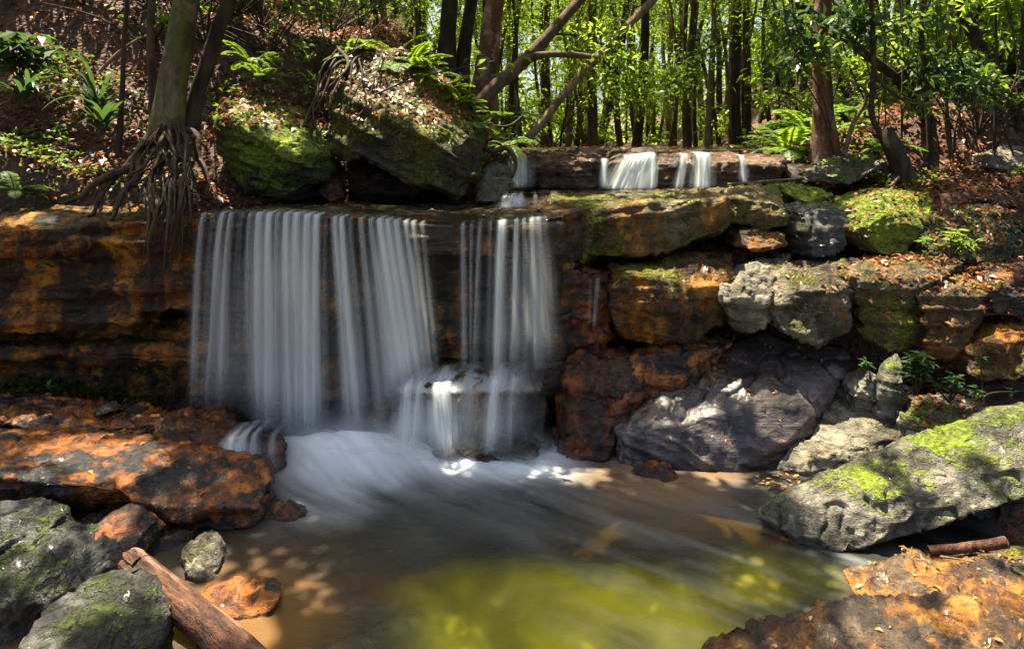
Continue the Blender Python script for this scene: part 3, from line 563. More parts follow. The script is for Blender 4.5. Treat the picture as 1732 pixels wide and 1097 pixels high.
olive = ss(.62, .1, np.hypot((x - .33) / 1.25, (y - 3.35) / .85) - .35 + .18 * blob) + .55 * ss(.5, .1, np.hypot(x - 1.35, (y - 3.85) * 1.3) + .15 * blob)  # yellow-green glow of sunlit bed and forest, painted as soft patches
amber = ss(.75, .15, np.hypot((x - 1.05) / 1.3, (y - 5.05) / .75) + .22 * blob) + .7 * ss(.75, .2, np.hypot((x + 1.35) / 1.2, (y - 3.75) / 1.0) + .25 * blob) + .25 * ss(.8, .2, np.hypot((x - .9) / 1.2, (y - 4.55) / .6) + .3 * blob)  # amber of the shallows, with their sunlit glow painted in
z = .012 * st * ss(1.4, 0, dist) + .006 * fbm(PX * 3, 3, 77)
heap = .22 * np.exp(-((x + 1.25) / .42) ** 2 - ((y - 5.2) / .24) ** 2) + .10 * np.exp(-((x + 1.75) / .25) ** 2 - ((y - 5.2) / .25) ** 2) + .10 * np.exp(-((x + .55) / .5) ** 2 - ((y - 5.25) / .22) ** 2)
z += heap * (1 + .5 * blob) + core * .03 * blob
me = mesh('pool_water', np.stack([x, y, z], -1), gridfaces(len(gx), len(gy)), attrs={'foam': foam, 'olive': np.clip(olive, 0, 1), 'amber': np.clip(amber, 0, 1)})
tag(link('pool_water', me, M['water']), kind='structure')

# shallow stream over the ledge
def stream(name, xs, ys, zf):
    X, Yg = np.meshgrid(xs, ys); P = np.stack([X.ravel(), Yg.ravel(), 0 * X.ravel()], -1)
    Z = zf(P[:, 0], P[:, 1]) + .012 * fbm(P * 3, 3, 88)
    tag(link(name, mesh(name, np.stack([P[:, 0], P[:, 1], Z], -1), gridfaces(len(xs), len(ys))), M['film']), kind='structure')
stream('stream_water', np.linspace(-2.5, .55, 90), np.linspace(5.60, 8.0, 70), lambda x, y: 1.752 - .045 * ss(-1.4, -.6, x) + .06 * ss(6.6, 7.9, y))
stream('stream_water', np.linspace(.0, 3.1, 80), np.linspace(7.5, 8.1, 30), lambda x, y: 1.80 + .03 * ss(.5, 2.5, x) + 0 * y)
stream('stream_water', np.linspace(.1, 3.2, 60), np.linspace(8.25, 10.5, 30), lambda x, y: 2.235 + 0 * x - .03 * ss(.3, 3, x) * 0)

# ---- falls: rippled veils, thick where the strands run
def curtain(name, label, strands, lip, land, Yt=5.565, Yb=5.34, veil=.10, nu=420, nv=70, back=.22, seed=0, group=None, fade=.16, layers=2, cat='waterfall', zlip=None, arc=.5):
    """strands: (px at lip, px at foot, width px, strength); lip/land: px -> py tables"""
    lx, ly = zip(*lip); bx, by = zip(*land)
    allV, allF, allD = [], [], []; off = 0
    x0 = min(min(s[0] for s in strands), min(lx)) - 8; x1 = max(max(s[0] for s in strands), max(lx)) + 8
    tops = np.array([s[0] for s in strands], float); bots = np.array([s[1] for s in strands], float)
    order = np.argsort(tops); tp, bt = tops[order], bots[order]
    for L in range(layers):
        u = np.linspace(x0, x1, nu); v = np.linspace(0, 1, nv)
        U, Vv = np.meshgrid(u, v)
        shift = np.interp(U, tp, bt - tp)
        fall = np.clip((Vv - .06) / .94, 0, 1)
        pxx = U + shift * fall ** 1.0
        N1 = pn(np.stack([U.ravel() * .05, Vv.ravel() * 1.2, np.full(U.size, L * 9.)], -1), seed + 3).reshape(U.shape)
        N2 = pn(np.stack([U.ravel() * .17, Vv.ravel() * .8, np.full(U.size, L * 5.)], -1), seed + 4).reshape(U.shape)
        lipy = np.interp(U, lx, ly); fooy = np.interp(pxx, bx, by)
        Yl = Yt + .02 * pn(np.stack([u * .04, 0 * u, 0 * u], -1), seed + 6)[None, :] + 0 * Vv
        zt = H - (lipy - HY) / F * Yl; zb = H - (fooy - HY) / F * Yb
        Yc = np.where(Vv < .06, Yl + back * (1 - Vv / .06), Yl + (Yb - Yl) * fall ** arc + (.018 + .03 * fall) * (N1 + .5 * N2) + (L - .5) * .045 * fall)
        Zc = np.where(Vv < .06, zt + .012, zt + .012 + (zb - zt) * fall ** 1.15)
        Xc = (pxx - CX) / F * np.interp(fall, [0, 1], [Yt, Yb])
        D = np.zeros_like(U)
        fine = fbm(np.stack([U.ravel() * .09, Vv.ravel() * .45, np.full(U.size, 7. * L)], -1), 3, seed + 21, .6).reshape(U.shape)
        fine2 = pn(np.stack([U.ravel() * .45, Vv.ravel() * .6, np.full(U.size, 3. * L)], -1), seed + 25).reshape(U.shape)
        for k, (a, b, wd, am) in enumerate(strands):
            wob = pn(np.stack([Vv[:, 0] * 1.6, np.full(nv, k * 3.7), np.full(nv, L * 2.)], -1), seed + 11)[:, None]
            wob2 = pn(np.stack([Vv[:, 0] * 2.3, np.full(nv, k * 5.1 + 9), np.full(nv, L * 4.)], -1), seed + 13)[:, None]
            wv = wd * (.36 + .42 * fall ** .8) * (.8 + .4 * L) * (1 + .25 * wob2)
            q = np.abs(U - a - 4.0 * wob * fall - (L * 2 - 1) * 1.5) / wv
            core = 1.15 * am ** 1.7 * np.exp(-q ** 1.9) * np.clip(1 - .25 * fall + .30 * wob2, .2, 1.2)
            halo = veil * am * np.exp(-(q / 2.6) ** 2) * ss(.02, .4, fall)
            D += core + halo
        D = D * np.clip(.82 + .42 * fine + .26 * fine2 * (1 - .8 * fall), .10, 1.4)
        D *= np.where(Vv < .06, .35 + .65 * Vv / .06, 1)
        D *= .15 * ss(1.0, .985, Vv) + .85 * ss(1.02, 1.0 - fade, Vv)
        edge = ss(0, .012, (U - x0) / (x1 - x0)) * ss(1, .988, (U - x0) / (x1 - x0))
        D = np.clip(D * edge, 0, .93) * (.80 if L else .72)
        allV.append(np.stack([Xc.ravel(), Yc.ravel(), Zc.ravel()], -1)); allF.append(gridfaces(nu, nv) + off); allD.append(D.ravel()); off += nu * nv
    V = np.concatenate(allV); base = np.array([V[:, 0].mean(), V[:, 1].mean(), V[:, 2].min()])
    o = link(name, mesh(name, V - base, np.concatenate(allF), attrs={'veil': np.concatenate(allD)}), M['fall'], loc=base)
    return tag(o, label, cat, group)
LIP = [(325, 362), (400, 361), (500, 362), (560, 368), (650, 373), (720, 378), (780, 380), (870, 374), (935, 366)]
A = [(347, 328, 7, .55), (363, 343, 4, .30), (378, 350, 8, .62), (393, 373, 7, .66), (411, 397, 4, .35), (426, 424, 7, .5),
     (440, 438, 13, .75), (456, 454, 11, .85), (471, 471, 9, .55), (486, 488, 11, .85), (503, 505, 13, .9), (520, 520, 12, .95), (536, 534, 11, .85), (553, 550, 3, .30)]
curtain('waterfall', 'leftmost tall water curtain of the main ledge, thin strands then one dense band', A, LIP, [(320, 688), (400, 700), (430, 720), (480, 745), (560, 740)], veil=.15, seed=1, fade=.22)
B = [(566, 592, 9, .75), (578, 606, 9, .85), (592, 622, 5, .42), (610, 642, 7, .55), (627, 664, 8, .62), (642, 690, 13, .8), (656, 700, 13, .85), (670, 711, 11, .75), (685, 722, 8, .65), (699, 733, 6, .45), (714, 738, 5, .35)]
curtain('waterfall', 'slanting fan of white water in the middle of the main ledge', B, LIP, [(560, 740), (640, 735), (660, 700), (700, 655), (745, 650)], veil=.15, seed=2, fade=.22)
C = [(783, 787, 5, .55), (798, 797, 3, .40), (812, 800, 5, .50), (829, 826, 3, .35), (848, 838, 10, 1.05), (873, 867, 5, .85), (886, 890, 5, .45), (899, 906, 9, .62), (910, 926, 9, .50), (920, 940, 5, .28)]
curtain('waterfall', 'thin right-hand veil with one bright strand, falling on the rock step', C, LIP, [(750, 640), (800, 645), (838, 650), (900, 630), (960, 620)], veil=.12, seed=3, fade=.25)
Dn = [(690, 684, 16, .80), (710, 702, 14, .65), (738, 750, 13, 1.1), (753, 762, 11, 1.1), (795, 794, 10, .35), (837, 829, 12, .95), (868, 864, 9, .35), (790, 786, 36, .34), (872, 862, 30, .18)]
curtain('waterfall', 'short bright spout pouring off the rock step into the pool', Dn, [(670, 655), (740, 655), (800, 650), (920, 640)], [(670, 775), (760, 775), (850, 768), (920, 755)], Yt=5.22, Yb=5.08, veil=.35, seed=4, back=.26, nv=50, fade=.4)
curtain('waterfall', 'thin sheet of water spreading over the top of the rock step', [(720, 706, 34, .62), (755, 742, 26, .75), (800, 792, 36, .42), (846, 838, 26, .66), (885, 872, 26, .28)], [(690, 632), (780, 622), (920, 618)], [(680, 668), (760, 668), (920, 668)], Yt=5.50, Yb=5.24, veil=.2, seed=15, nu=160, nv=30, back=.1, fade=.1, arc=.8)
UP_G = 'short falls of the upper cascade'
def upfall(label, st, lip, land, seed, **k):
    st = [(a, b, c * 1.55, min(1.1, d * 1.2)) for a, b, c, d in st]
    curtain('waterfall', label, st, lip, land, Yt=7.93, Yb=7.78, veil=k.pop('veil', .12), seed=seed, group=UP_G, nu=120, nv=40, back=.35, **k)
upfall('small white chute at the left end of the upper cascade beside the grey boulder', [(876, 878, 8, .9), (886, 884, 7, .6), (870, 874, 6, .5)], [(860, 264), (900, 264)], [(860, 320), (900, 320)], 5)
upfall('thin single white thread left of the widest upper fall', [(1021, 1021, 5, .9)], [(1010, 270), (1032, 270)], [(1010, 320), (1032, 320)], 6, veil=0)
upfall('widest white fan of the upper cascade', [(1072, 1040, 8, .8), (1080, 1054, 9, .95), (1090, 1066, 9, .95), (1097, 1080, 7, .8), (1102, 1098, 4, .9), (1060, 1034, 6, .5)], [(1050, 266), (1108, 260)], [(1020, 322), (1110, 322)], 7, veil=.3)
upfall('thin curving thread right of the widest upper fall', [(1155, 1146, 4, .9), (1160, 1152, 3, .5)], [(1140, 262), (1170, 262)], [(1135, 322), (1165, 322)], 8, veil=0)
upfall('narrow bright straight fall of the upper cascade', [(1181, 1181, 7, .95), (1192, 1192, 6, .9)], [(1170, 260), (1205, 260)], [(1170, 322), (1205, 322)], 9)
upfall('short trickle at the right of the upper cascade', [(1252, 1258, 4, .85)], [(1245, 264), (1262, 264)], [(1245, 312), (1265, 312)], 10, veil=0)
curtain('waterfall', 'tiny white riffle stepping onto the ledge between the two cascades', [(855, 850, 8, .6), (868, 866, 10, .8), (880, 880, 8, .7), (905, 903, 4, .4)], [(845, 333), (910, 333)], [(845, 354), (910, 354)], Yt=6.6, Yb=6.52, seed=12, nu=100, nv=24, back=.5)
curtain('waterfall', 'faint trickle down the dark wet face right of the main falls', [(1011, 1003, 4, .45), (1000, 996, 3, .25)], [(990, 474), (1020, 474)], [(985, 560), (1020, 560)], Yt=5.68, Yb=5.66, seed=13, nu=60, nv=40, back=.02, veil=0)
curtain('waterfall', 'white water spilling over the round brown rock by the orange slab', [(392, 386, 22, .8), (412, 404, 18, .75), (432, 424, 12, .55), (462, 462, 8, .35)], [(380, 742), (430, 735), (480, 738)], [(380, 790), (430, 812), (480, 800)], Yt=4.98, Yb=4.86, seed=14, nu=120, nv=30, back=.25, veil=.15)
# spray hanging over the place where the falls land
def spray():
    V, Fc, D = [], [], []; off = 0
    for L, yy in enumerate((5.34, 5.26, 5.17, 5.08)):
        u = np.linspace(-2.05, .5, 150); v = np.linspace(-.05, .62, 50); U, W = np.meshgrid(u, v)
        top = .46 + .20 * fbm(np.stack([u * 2.2, 0 * u + L * 5, 0 * u], -1), 3, 41)
        top = top * np.interp(u, [-2.05, -1.6, -1.1, -.6, .1, .5], [.35, .8, 1.0, .85, .6, .2]) * (1 - .18 * L)
        d = ss(1.0, .15, W / np.maximum(top, .05)[None, :]) * np.interp(u, [-2.05, -1.6, -1.0, -.4, .2, .5], [0, .45, .6, .55, .3, 0])[None, :]
        cl = fbm(np.stack([U.ravel() * 3, W.ravel() * 3, np.full(U.size, L * 4.)], -1), 3, 45).reshape(U.shape)
        yy2 = yy + .05 * cl
        V.append(np.stack([U.ravel(), yy2.ravel(), W.ravel()], -1)); Fc.append(gridfaces(150, 50) + off); off += U.size
        D.append((np.clip(d * (.75 + .5 * cl), 0, .9) * .95).ravel())
    tag(link('spray', mesh('spray', np.concatenate(V), np.concatenate(Fc), attrs={'veil': np.concatenate(D)}), M['fall']), 'white spray hanging where the falls strike the pool', 'spray', kind='stuff')
spray()
# ------------------------------------------------------------ plants
def unit(a): return a / np.maximum(1e-9, np.linalg.norm(a, axis=-1, keepdims=True))
def leaf_geo(P, D, Nrm, L, W, fold=.25):
    """one folded rhombus leaf per point: P base, D direction, Nrm up side, L length, W width"""
    D = unit(D); S = unit(np.cross(D, Nrm)); U = np.cross(S, D)
    L = np.asarray(L)[:, None]; W = np.asarray(W)[:, None]
    a = P; b = P + D * L * .45 + S * W * .5 + U * W * fold; c = P + D * L - U * L * .10; d = P + D * L * .45 - S * W * .5 + U * W * fold
    V = np.stack([a, b, c, d], 1).reshape(-1, 3); n = len(P); i = np.arange(n)[:, None] * 4
    return V, np.concatenate([i + [[0, 1, 2, 3]]], 0).reshape(-1, 4)
def join(parts):
    V, Fc, off = [], [], 0
    for v, f in parts:
        V.append(v); Fc.append(f + off); off += len(v)
    return np.concatenate(V), np.concatenate(Fc)
def tube(path, rad, seg=9, bump=.12, seed=0, sub=4, ribs=0):
    path = np.asarray([tuple(q) for q in path], float); rad = np.asarray(rad, float)
    t = np.linspace(0, len(path) - 1, (len(path) - 1) * sub + 1); i = np.arange(len(path))
    # smooth (Catmull-Rom) centre line
    def cr(A):
        k = np.clip(np.floor(t).astype(int), 0, len(path) - 2); f = (t - k)[:, None]
        A = A if A.ndim == 2 else A[:, None]
        p0 = A[np.maximum(k - 1, 0)]; p1 = A[k]; p2 = A[k + 1]; p3 = A[np.minimum(k + 2, len(path) - 1)]
        return .5 * (2 * p1 + (p2 - p0) * f + (2 * p0 - 5 * p1 + 4 * p2 - p3) * f ** 2 + (3 * p1 - p0 - 3 * p2 + p3) * f ** 3)
    C = cr(path); r = np.maximum(cr(rad)[:, 0], .001)
    T = unit(np.gradient(C, axis=0)); ref = np.array([.3, 1, .1]) if abs(T[0, 1]) < .8 else np.array([1., 0, .1])
    A = unit(np.cross(T, ref)); B = np.cross(T, A)
    th = np.linspace(0, 2 * math.pi, seg, endpoint=False)
    V = C[:, None, :] + r[:, None, None] * (np.cos(th)[None, :, None] * A[:, None, :] + np.sin(th)[None, :, None] * B[:, None, :])
    if bump:
        nz = pn((V / np.maximum(.03, r.mean())).reshape(-1, 3) * np.array([.8, .8, .35]), seed).reshape(V.shape[:2])
        rb = (1 + bump * nz + ribs * np.cos(th * 5 + .8)[None, :] * np.linspace(1, 0, len(C))[:, None] ** 2)[..., None]
        V = C[:, None, :] + (V - C[:, None, :]) * rb
    n = len(C); a = np.arange(n * seg).reshape(n, seg); b = np.roll(a, -1, 1)
    Fc = np.stack([a[:-1], b[:-1], b[1:], a[1:]], -1).reshape(-1, 4)
    return V.reshape(-1, 3), Fc
def mk(name, geo, mat, parent=None, origin=(0, 0, 0), smooth=True):
    V, Fc = geo; V = V - np.asarray(origin)
    return link(name, mesh(name, V, Fc), mat, parent, None if parent else origin, smooth)
def clump(c, n, r, L, rg, flat=.7, droop=.4):
    d = unit(rg.normal(size=(n, 3))); q = rg.random((n, 1)) ** .5 * r
    P = np.asarray(c) + d * q * np.array([1, 1, flat])
    D = unit(rg.normal(size=(n, 3)) * np.array([1, 1, .5]) + d * .6 - np.array([0, 0, droop]))
    Nn = unit(rg.normal(size=(n, 3)) * .6 + np.array([0, 0, 1]))
    l = L * rg.uniform(.6, 1.3, n)
    return leaf_geo(P, D, Nn, l, l * rg.uniform(.32, .5, n))
def spray_leaves(path, n, L, rg, spread=.05):
    """leaves set along a twig"""
    path = np.asarray([tuple(q) for q in path], float); t = rg.random(n) ** .8 * (len(path) - 1)
    k = np.minimum(t.astype(int), len(path) - 2); f = (t - k)[:, None]
    P = path[k] * (1 - f) + path[k + 1] * f + rg.normal(size=(n, 3)) * spread
    D = unit(path[k + 1] - path[k]) * .6 + rg.normal(size=(n, 3)) * .7 - np.array([0, 0, .25])
    l = L * rg.uniform(.6, 1.25, n)
    return leaf_geo(P, D, rg.normal(size=(n, 3)) * .5 + np.array([0, 0, 1]), l, l * rg.uniform(.3, .42, n))

# sunlit patches of the photograph: gaps cut in the canopy let the sun through to these points
HOLES = [(70, 285, 6.9, .55), (20, 265, 7.2, .4), (150, 290, 6.6, .3), (410, 120, 7.6, .38), (60, 70, 7.5, .4), (650, 105, 7.9, .45), (740, 150, 7.7, .35), (850, 240, 7.8, .4), (310, 40, 6.9, .3), (120, 180, 8.0, .5), (220, 150, 8.2, .45), (180, 90, 9.0, .5), (330, 130, 8.2, .4), (470, 90, 8.6, .4), (230, 250, 6.7, .3), (700, 150, 7.5, .25), (560, 110, 7.8, .25), (1600, 230, 8.2, .45), (1560, 270, 7.6, .3),
         (1080, 260, 8.1, .55), (1180, 262, 8.1, .5), (1290, 268, 8.1, .45), (960, 255, 8.3, .35), (1060, 325, 7.2, .45), (1200, 322, 7.0, .4), (940, 330, 7.2, .3), (1450, 275, 7.5, .4), (1390, 120, 8.4, .3), (1500, 330, 6.4, .28), (1640, 290, 7.4, .4), (1700, 260, 7.6, .45), (1350, 225, 9, .6), (1470, 225, 9.2, .5),
         (1290, 460, 5.8, .26), (1390, 460, 5.8, .24), (1105, 450, 5.9, .24), (1540, 450, 5.7, .34), (1640, 470, 5.6, .30), (1150, 345, 6.0, .25),
          (1290, 650, 5.4, .22), (1420, 720, 5.2, .30), (1490, 680, 5.2, .25), (1460, 860, 4.2, .24), (1400, 830, 4.4, .18), (1690, 740, 4.5, .30), (1560, 740, 4.6, .25), (1580, 800, 4.3, .18),
         (1500, 1000, 3.7, .22), (1650, 990, 3.7, .24), (1500, 1070, 3.3, .22), (1700, 1060, 3.3, .24), (1680, 925, 4.0, .2),
         (985, 800, 5.05, .13), (1220, 800, 5.05, .12), (100, 120, 9.0, .6), (300, 60, 9.0, .6), (60, 220, 7.4, .5), (200, 200, 7.4, .4), (420, 185, 6.95, .26), (480, 230, 6.75, .16), (650, 170, 7.3, .35), (720, 210, 6.95, .2), (760, 270, 6.85, .16), (560, 60, 9.2, .5), (20, 40, 9, .5),
         (200, 785, 4.65, .22), (120, 780, 4.7, .14), (60, 700, 5.3, .15), (330, 1000, 3.6, .25), (240, 950, 3.7, .15), (345, 945, 3.95, .12), (400, 1060, 3.4, .2), (180, 1010, 3.4, .18), (60, 900, 3.95, .15), (190, 890, 4.1, .1), (60, 1060, 3.2, .15),
         (760, 690, 5.2, .12)]
HP = [(p(a, b, Yd), r) for a, b, Yd, r in HOLES]
def open_to_sun(P, slack=0.):
    keep = np.ones(len(P), bool); s = np.array(SUN)
    for c, r in HP:
        q = P - np.array(c); al = q @ s
        d = np.linalg.norm(q - al[:, None] * s, axis=1)
        keep &= ~((d < r + slack) & (al > 0))
    return keep

def path_px(pts): return [p(*q) for q in pts]
TREES = []
def tree(name, label, path, rad, bark, seed, crown=None, limbs=0, leaf='leaf', group=None, extra=None, cat='tree', seg=12, ribs=0., bump=.1, lowleaf=None):
    """path in metres (base first). crown: list of clump centres"""
    rg = np.random.default_rng(seed); base = path[0]
    root = empty(name, base); tag(root, label, cat, group)
    geo = [tube(path, rad, seg, bump, seed, 5, ribs)]
    for e in extra or []: geo.append(e)
    TREES.append(dict(root=root, geo=geo, bark=bark, path=[np.array(q) for q in path], rad=rad, leaf=leaf, clumps=[], base=np.array(base), rg=rg, low=lowleaf or []))
    return root
def up(px_pts, Y, top, r_top=.05):
    """continue a trunk drawn in the picture up to its crown"""
    q = path_px([(a, b, Y) for a, b in px_pts]); d = (q[-1] - q[-2]).normalized(); d = (d + Vector((0, 0, 1.2))).normalized()
    while q[-1].z < top:
        d = (d + Vector((random.uniform(-.08, .08), random.uniform(-.08, .08), .15))).normalized()
        q.append(q[-1] + d * 1.1)
    return q
random.seed(5)
def rads(path, r0, r1, flare=1.25):
    n = len(path); r = [r0 + (r1 - r0) * k / (n - 1) for k in range(n)]; r[0] *= flare; return r

# T1: the tree whose roots grip the ledge
q = up([(278, 238), (288, 165), (300, 95), (312, 20), (320, -40)], 6.6, 8.6); r_ = [.165, .130, .122, .115, .11] + list(np.linspace(.10, .06, len(q) - 5))
_rr = np.random.default_rng(12)
def root_path(pts):
    q = path_px(pts); o = [q[0]]
    for a, b in zip(q[:-1], q[1:]): o += [a.lerp(b, .5) + Vector(_rr.normal(0, .035, 3)), b]
    return o
RT = []
for k, (pts, r0) in enumerate([
    ([(275, 215, 6.55), (240, 250, 6.4), (190, 295, 6.2), (140, 330, 6.05), (110, 345, 6.0)], .075), ([(270, 225, 6.5), (235, 275, 6.3), (205, 330, 6.0), (190, 372, 5.85)], .07), ([(268, 230, 6.5), (215, 280, 6.35), (170, 335, 6.05), (150, 365, 5.9)], .05),
    ([(285, 225, 6.5), (262, 290, 6.25), (258, 340, 5.95), (250, 385, 5.72)], .06), ([(290, 225, 6.45), (295, 275, 6.2), (285, 330, 5.95), (275, 380, 5.66)], .055), ([(300, 225, 6.5), (318, 280, 6.3), (322, 330, 6.0), (310, 365, 5.75)], .05),
    ([(305, 220, 6.6), (335, 265, 6.5), (352, 310, 6.35), (365, 345, 6.2)], .05), ([(290, 205, 6.5), (330, 232, 6.5), (352, 240, 6.6)], .03), ([(300, 320, 6.05), (330, 325, 6.0), (360, 333, 5.98), (372, 345, 5.95)], .022)]):
    rp = root_path(pts); RT.append(tube(rp, np.linspace(r0 * .8, r0 * .22, len(rp)), 8, .35, k + 50, 5))
rg = np.random.default_rng(78)
for k in range(26):
    a = rg.uniform(262, 308); e = rg.uniform(150, 350); b = 362 - abs(e - 265) * .18 + rg.normal(0, 6)
    pts = [(a, rg.uniform(205, 235), 6.45), (a + (e - a) * .35 + rg.normal(0, 10), 262 + rg.normal(0, 12), 6.28), (a + (e - a) * .7 + rg.normal(0, 12), 312 + rg.normal(0, 10), 6.0), (e, b, 5.80)]
    r0 = rg.uniform(.006, .022); rp = root_path(pts); RT.append(tube(rp, np.linspace(r0, r0 * .35, len(rp)), 6, .3, k + 9, 4))
    if k % 2:
        f = rp[3]; e2 = f + Vector((rg.normal(0, .25), rg.uniform(-.2, 0), -rg.uniform(.15, .4))); RT.append(tube([f, f.lerp(e2, .5) + Vector((rg.normal(0, .05), 0, .04)), e2], [r0 * .7, r0 * .5, r0 * .2], 5, .3, k, 4))
rg = np.random.default_rng(77)
for k in range(28):
    a = rg.uniform(252, 322); b = 340 + rg.uniform(-15, 30); c = a + rg.normal(0, 9); e = rg.uniform(400, 492) - abs(a - 285) * .6
    yy = rg.uniform(5.50, 5.66)
    pts = [(a + rg.normal(0, 6), b - 30, 5.9), (a, b + 10, yy + .04), ((a + c) / 2 + rg.normal(0, 5), (b + e) / 2, yy - .03), (c + rg.normal(0, 6) - 8, e, yy)]
    r0 = rg.choice([.006, .009, .014, .02], p=[.4, .3, .2, .1])
    RT.append(tube(path_px(pts), [r0, r0, r0 * .8, r0 * .3], 5, .2, k, 5))
t1 = tree('tree', 'grey mossy tree whose tangled roots grip the ledge left of the falls', q, r_, 'bark_pale', 1, leaf='leaf', ribs=.10)
mk('root', join(RT), M['root'], t1, tuple(t1.location))
q = up([(316, 228), (330, 170), (350, 110), (372, 40), (398, -30)], 6.8, 8.0); tree('tree', 'dark slanting trunk close behind the rooted tree', q, rads(q, .085, .04), 'bark_dark', 2)
q = up([(262, 215), (258, 130), (254, 60), (258, -20)], 7.0, 7.5); tree('tree', 'thin straight trunk just left of the rooted tree', q, rads(q, .045, .02), 'bark', 3)
q = up([(200, 262), (207, 150), (210, 60), (216, -20)], 6.8, 7.0); tree('sapling', 'dark pole-thin sapling rising from the leaf litter of the left bank', q, rads(q, .026, .012), 'bark_dark', 4)
q = up([(427, 88), (425, 40), (426, -20)], 9.2, 9); tree('tree', 'stout brown trunk behind the rounded mossy boulder', q, rads(q, .17, .08), 'bark', 5)
q = up([(20, 150), (14, 60), (12, 0), (8, -40)], 8.2, 8.5); tree('tree', 'brown trunk at the top left corner', q, rads(q, .13, .06), 'bark', 6)
q = up([(752, 140), (757, 60), (762, -20)], 9.4, 9); tree('tree', 'dark brown trunk behind the ferns of the huge boulder', q, rads(q, .125, .06), 'bark_dark', 7)
q = up([(778, 150), (787, 70), (800, -20)], 9.6, 9); tree('tree', 'blackish trunk beside the dark brown one behind the ferns', q, rads(q, .10, .05), 'bark_dark', 8)
q = up([(815, 190), (822, 120), (830, 50), (838, -20)], 8.8, 8.5); tree('tree', 'peeling reddish trunk left of the leaning trunk', q, rads(q, .15, .06, 1.3), 'bark_red', 9, ribs=.12)
q = path_px([(800, 192, 8.4), (832, 152, 8.4), (880, 110, 8.5), (930, 58, 8.6), (985, -5, 8.8), (1060, -90, 9.2), (1120, -220, 9.6)])
br = tube(path_px([(872, 118, 8.48), (892, 100, 8.45), (930, 92, 8.4), (970, 93, 8.4), (1000, 96, 8.4)]), [.06, .05, .042, .036, .03], 8, .12, 5, 6)
tree('tree', 'leaning trunk with a side branch that arches over the stream', q, [.10, .085, .078, .07, .062, .05, .04], 'bark', 10, extra=[br])
q = path_px([(884, 245, 8.9), (915, 208, 9.0), (962, 150, 9.2), (1012, 97, 9.4), (1060, 45, 9.6), (1105, 0, 9.8), (1190, -100, 10.2), (1240, -220, 10.6)])
tree('tree', 'pale slender trunk leaning far to the right behind the stream', q, [.06, .055, .052, .055, .06, .055, .045, .03], 'bark_tan', 11)
q = up([(1398, 285), (1396, 240), (1393, 180), (1390, 100), (1392, 20), (1394, -40)], 8.2, 8.8); tree('tree', 'red-brown trunk with a flared foot right of the upper cascade', q, [.21, .155, .118, .10, .096, .094] + list(np.linspace(.09, .05, len(q) - 6)), 'bark_red', 12, ribs=.06)
q = path_px([(1590, 225, 8.4), (1560, 190, 8.3), (1512, 130, 8.2), (1455, 85, 8.1), (1405, 45, 8.0), (1350, 5, 7.9), (1280, -60, 7.8)])
tree('tree', 'dark thin trunk slanting down to the right bank', q, [.07, .06, .055, .05, .045, .04, .025], 'bark_dark', 13)
q = up([(1702, 215), (1688, 160), (1660, 90), (1635, 30), (1610, -30)], 8.4, 8.0); tree('tree', 'dark curved trunk on the right bank', q, rads(q, .09, .05), 'bark_dark', 14)
q = up([(1708, 190), (1706, 100), (1700, 20), (1698, -30)], 9.2, 9); tree('tree', 'straight brown trunk at the right edge', q, rads(q, .12, .06), 'bark', 15)
q = up([(1662, 170), (1658, 90), (1660, -20)], 10, 9); tree('tree', 'straight dark trunk near the right edge, behind the curved one', q, rads(q, .09, .05), 'bark_dark', 16)
q = up([(1513, 282), (1490, 230), (1474, 190), (1478, 120), (1476, 50), (1472, -20)], 7.5, 6.5); tree('sapling', 'crooked sapling rising beside the broken stump', q, rads(q, .035, .014), 'bark_dark', 17)
q = up([(1428, 262), (1440, 215), (1462, 170), (1448, 145), (1410, 130)], 8.0, 3.5) if False else path_px([(1428, 262, 8.0), (1442, 212, 8.0), (1464, 172, 8.0), (1462, 150, 8.0), (1440, 138, 8.0), (1408, 126, 8.0)])
tree('sapling', 'pale bent stick of a sapling between the red-brown trunk and the stump', q, [.028, .025, .022, .02, .016, .010], 'bark_tan', 18)
q = up([(1575, 300), (1570, 200), (1560, 90), (1558, -20)], 7.8, 6.5); tree('sapling', 'straight thin sapling in front of the right bank', q, rads(q, .03, .014), 'bark_dark', 19)
q = up([(1610, 270), (1600, 190), (1612, 90), (1605, -20)], 8.0, 6.5); tree('sapling', 'wavy thin sapling right of the straight one', q, rads(q, .022, .012), 'bark', 20)
q = up([(1243, 245), (1243, 160), (1245, 60), (1246, -20)], 12, 10); tree('tree', 'straight dark trunk in the forest just left of the red-brown trunk', q, rads(q, .095, .06), 'bark_dark', 21)
q = up([(1262, 243), (1264, 150), (1262, 40), (1262, -20)], 14, 10); tree('tree', 'slimmer dark trunk beside the straight dark forest trunk', q, rads(q, .08, .05), 'bark_dark', 22)
q = up([(1000, 248), (1002, 180), (998, 90), (1004, -20)], 13, 10); tree('tree', 'brown forest trunk behind the arching branch', q, rads(q, .10, .05), 'bark', 23)
# stump
sp = path_px([(1532, 302, 7.2), (1522, 270, 7.2), (1508, 240, 7.25), (1500, 220, 7.3)])
st = tag(empty('stump', sp[0]), 'broken dark stump leaning beside the tilted mossy rock', 'stump')
mk('trunk', tube(sp, [.10, .085, .075, .06], 12, .22, 3, 6, .1), M['bark_dark'], st, tuple(sp[0]))

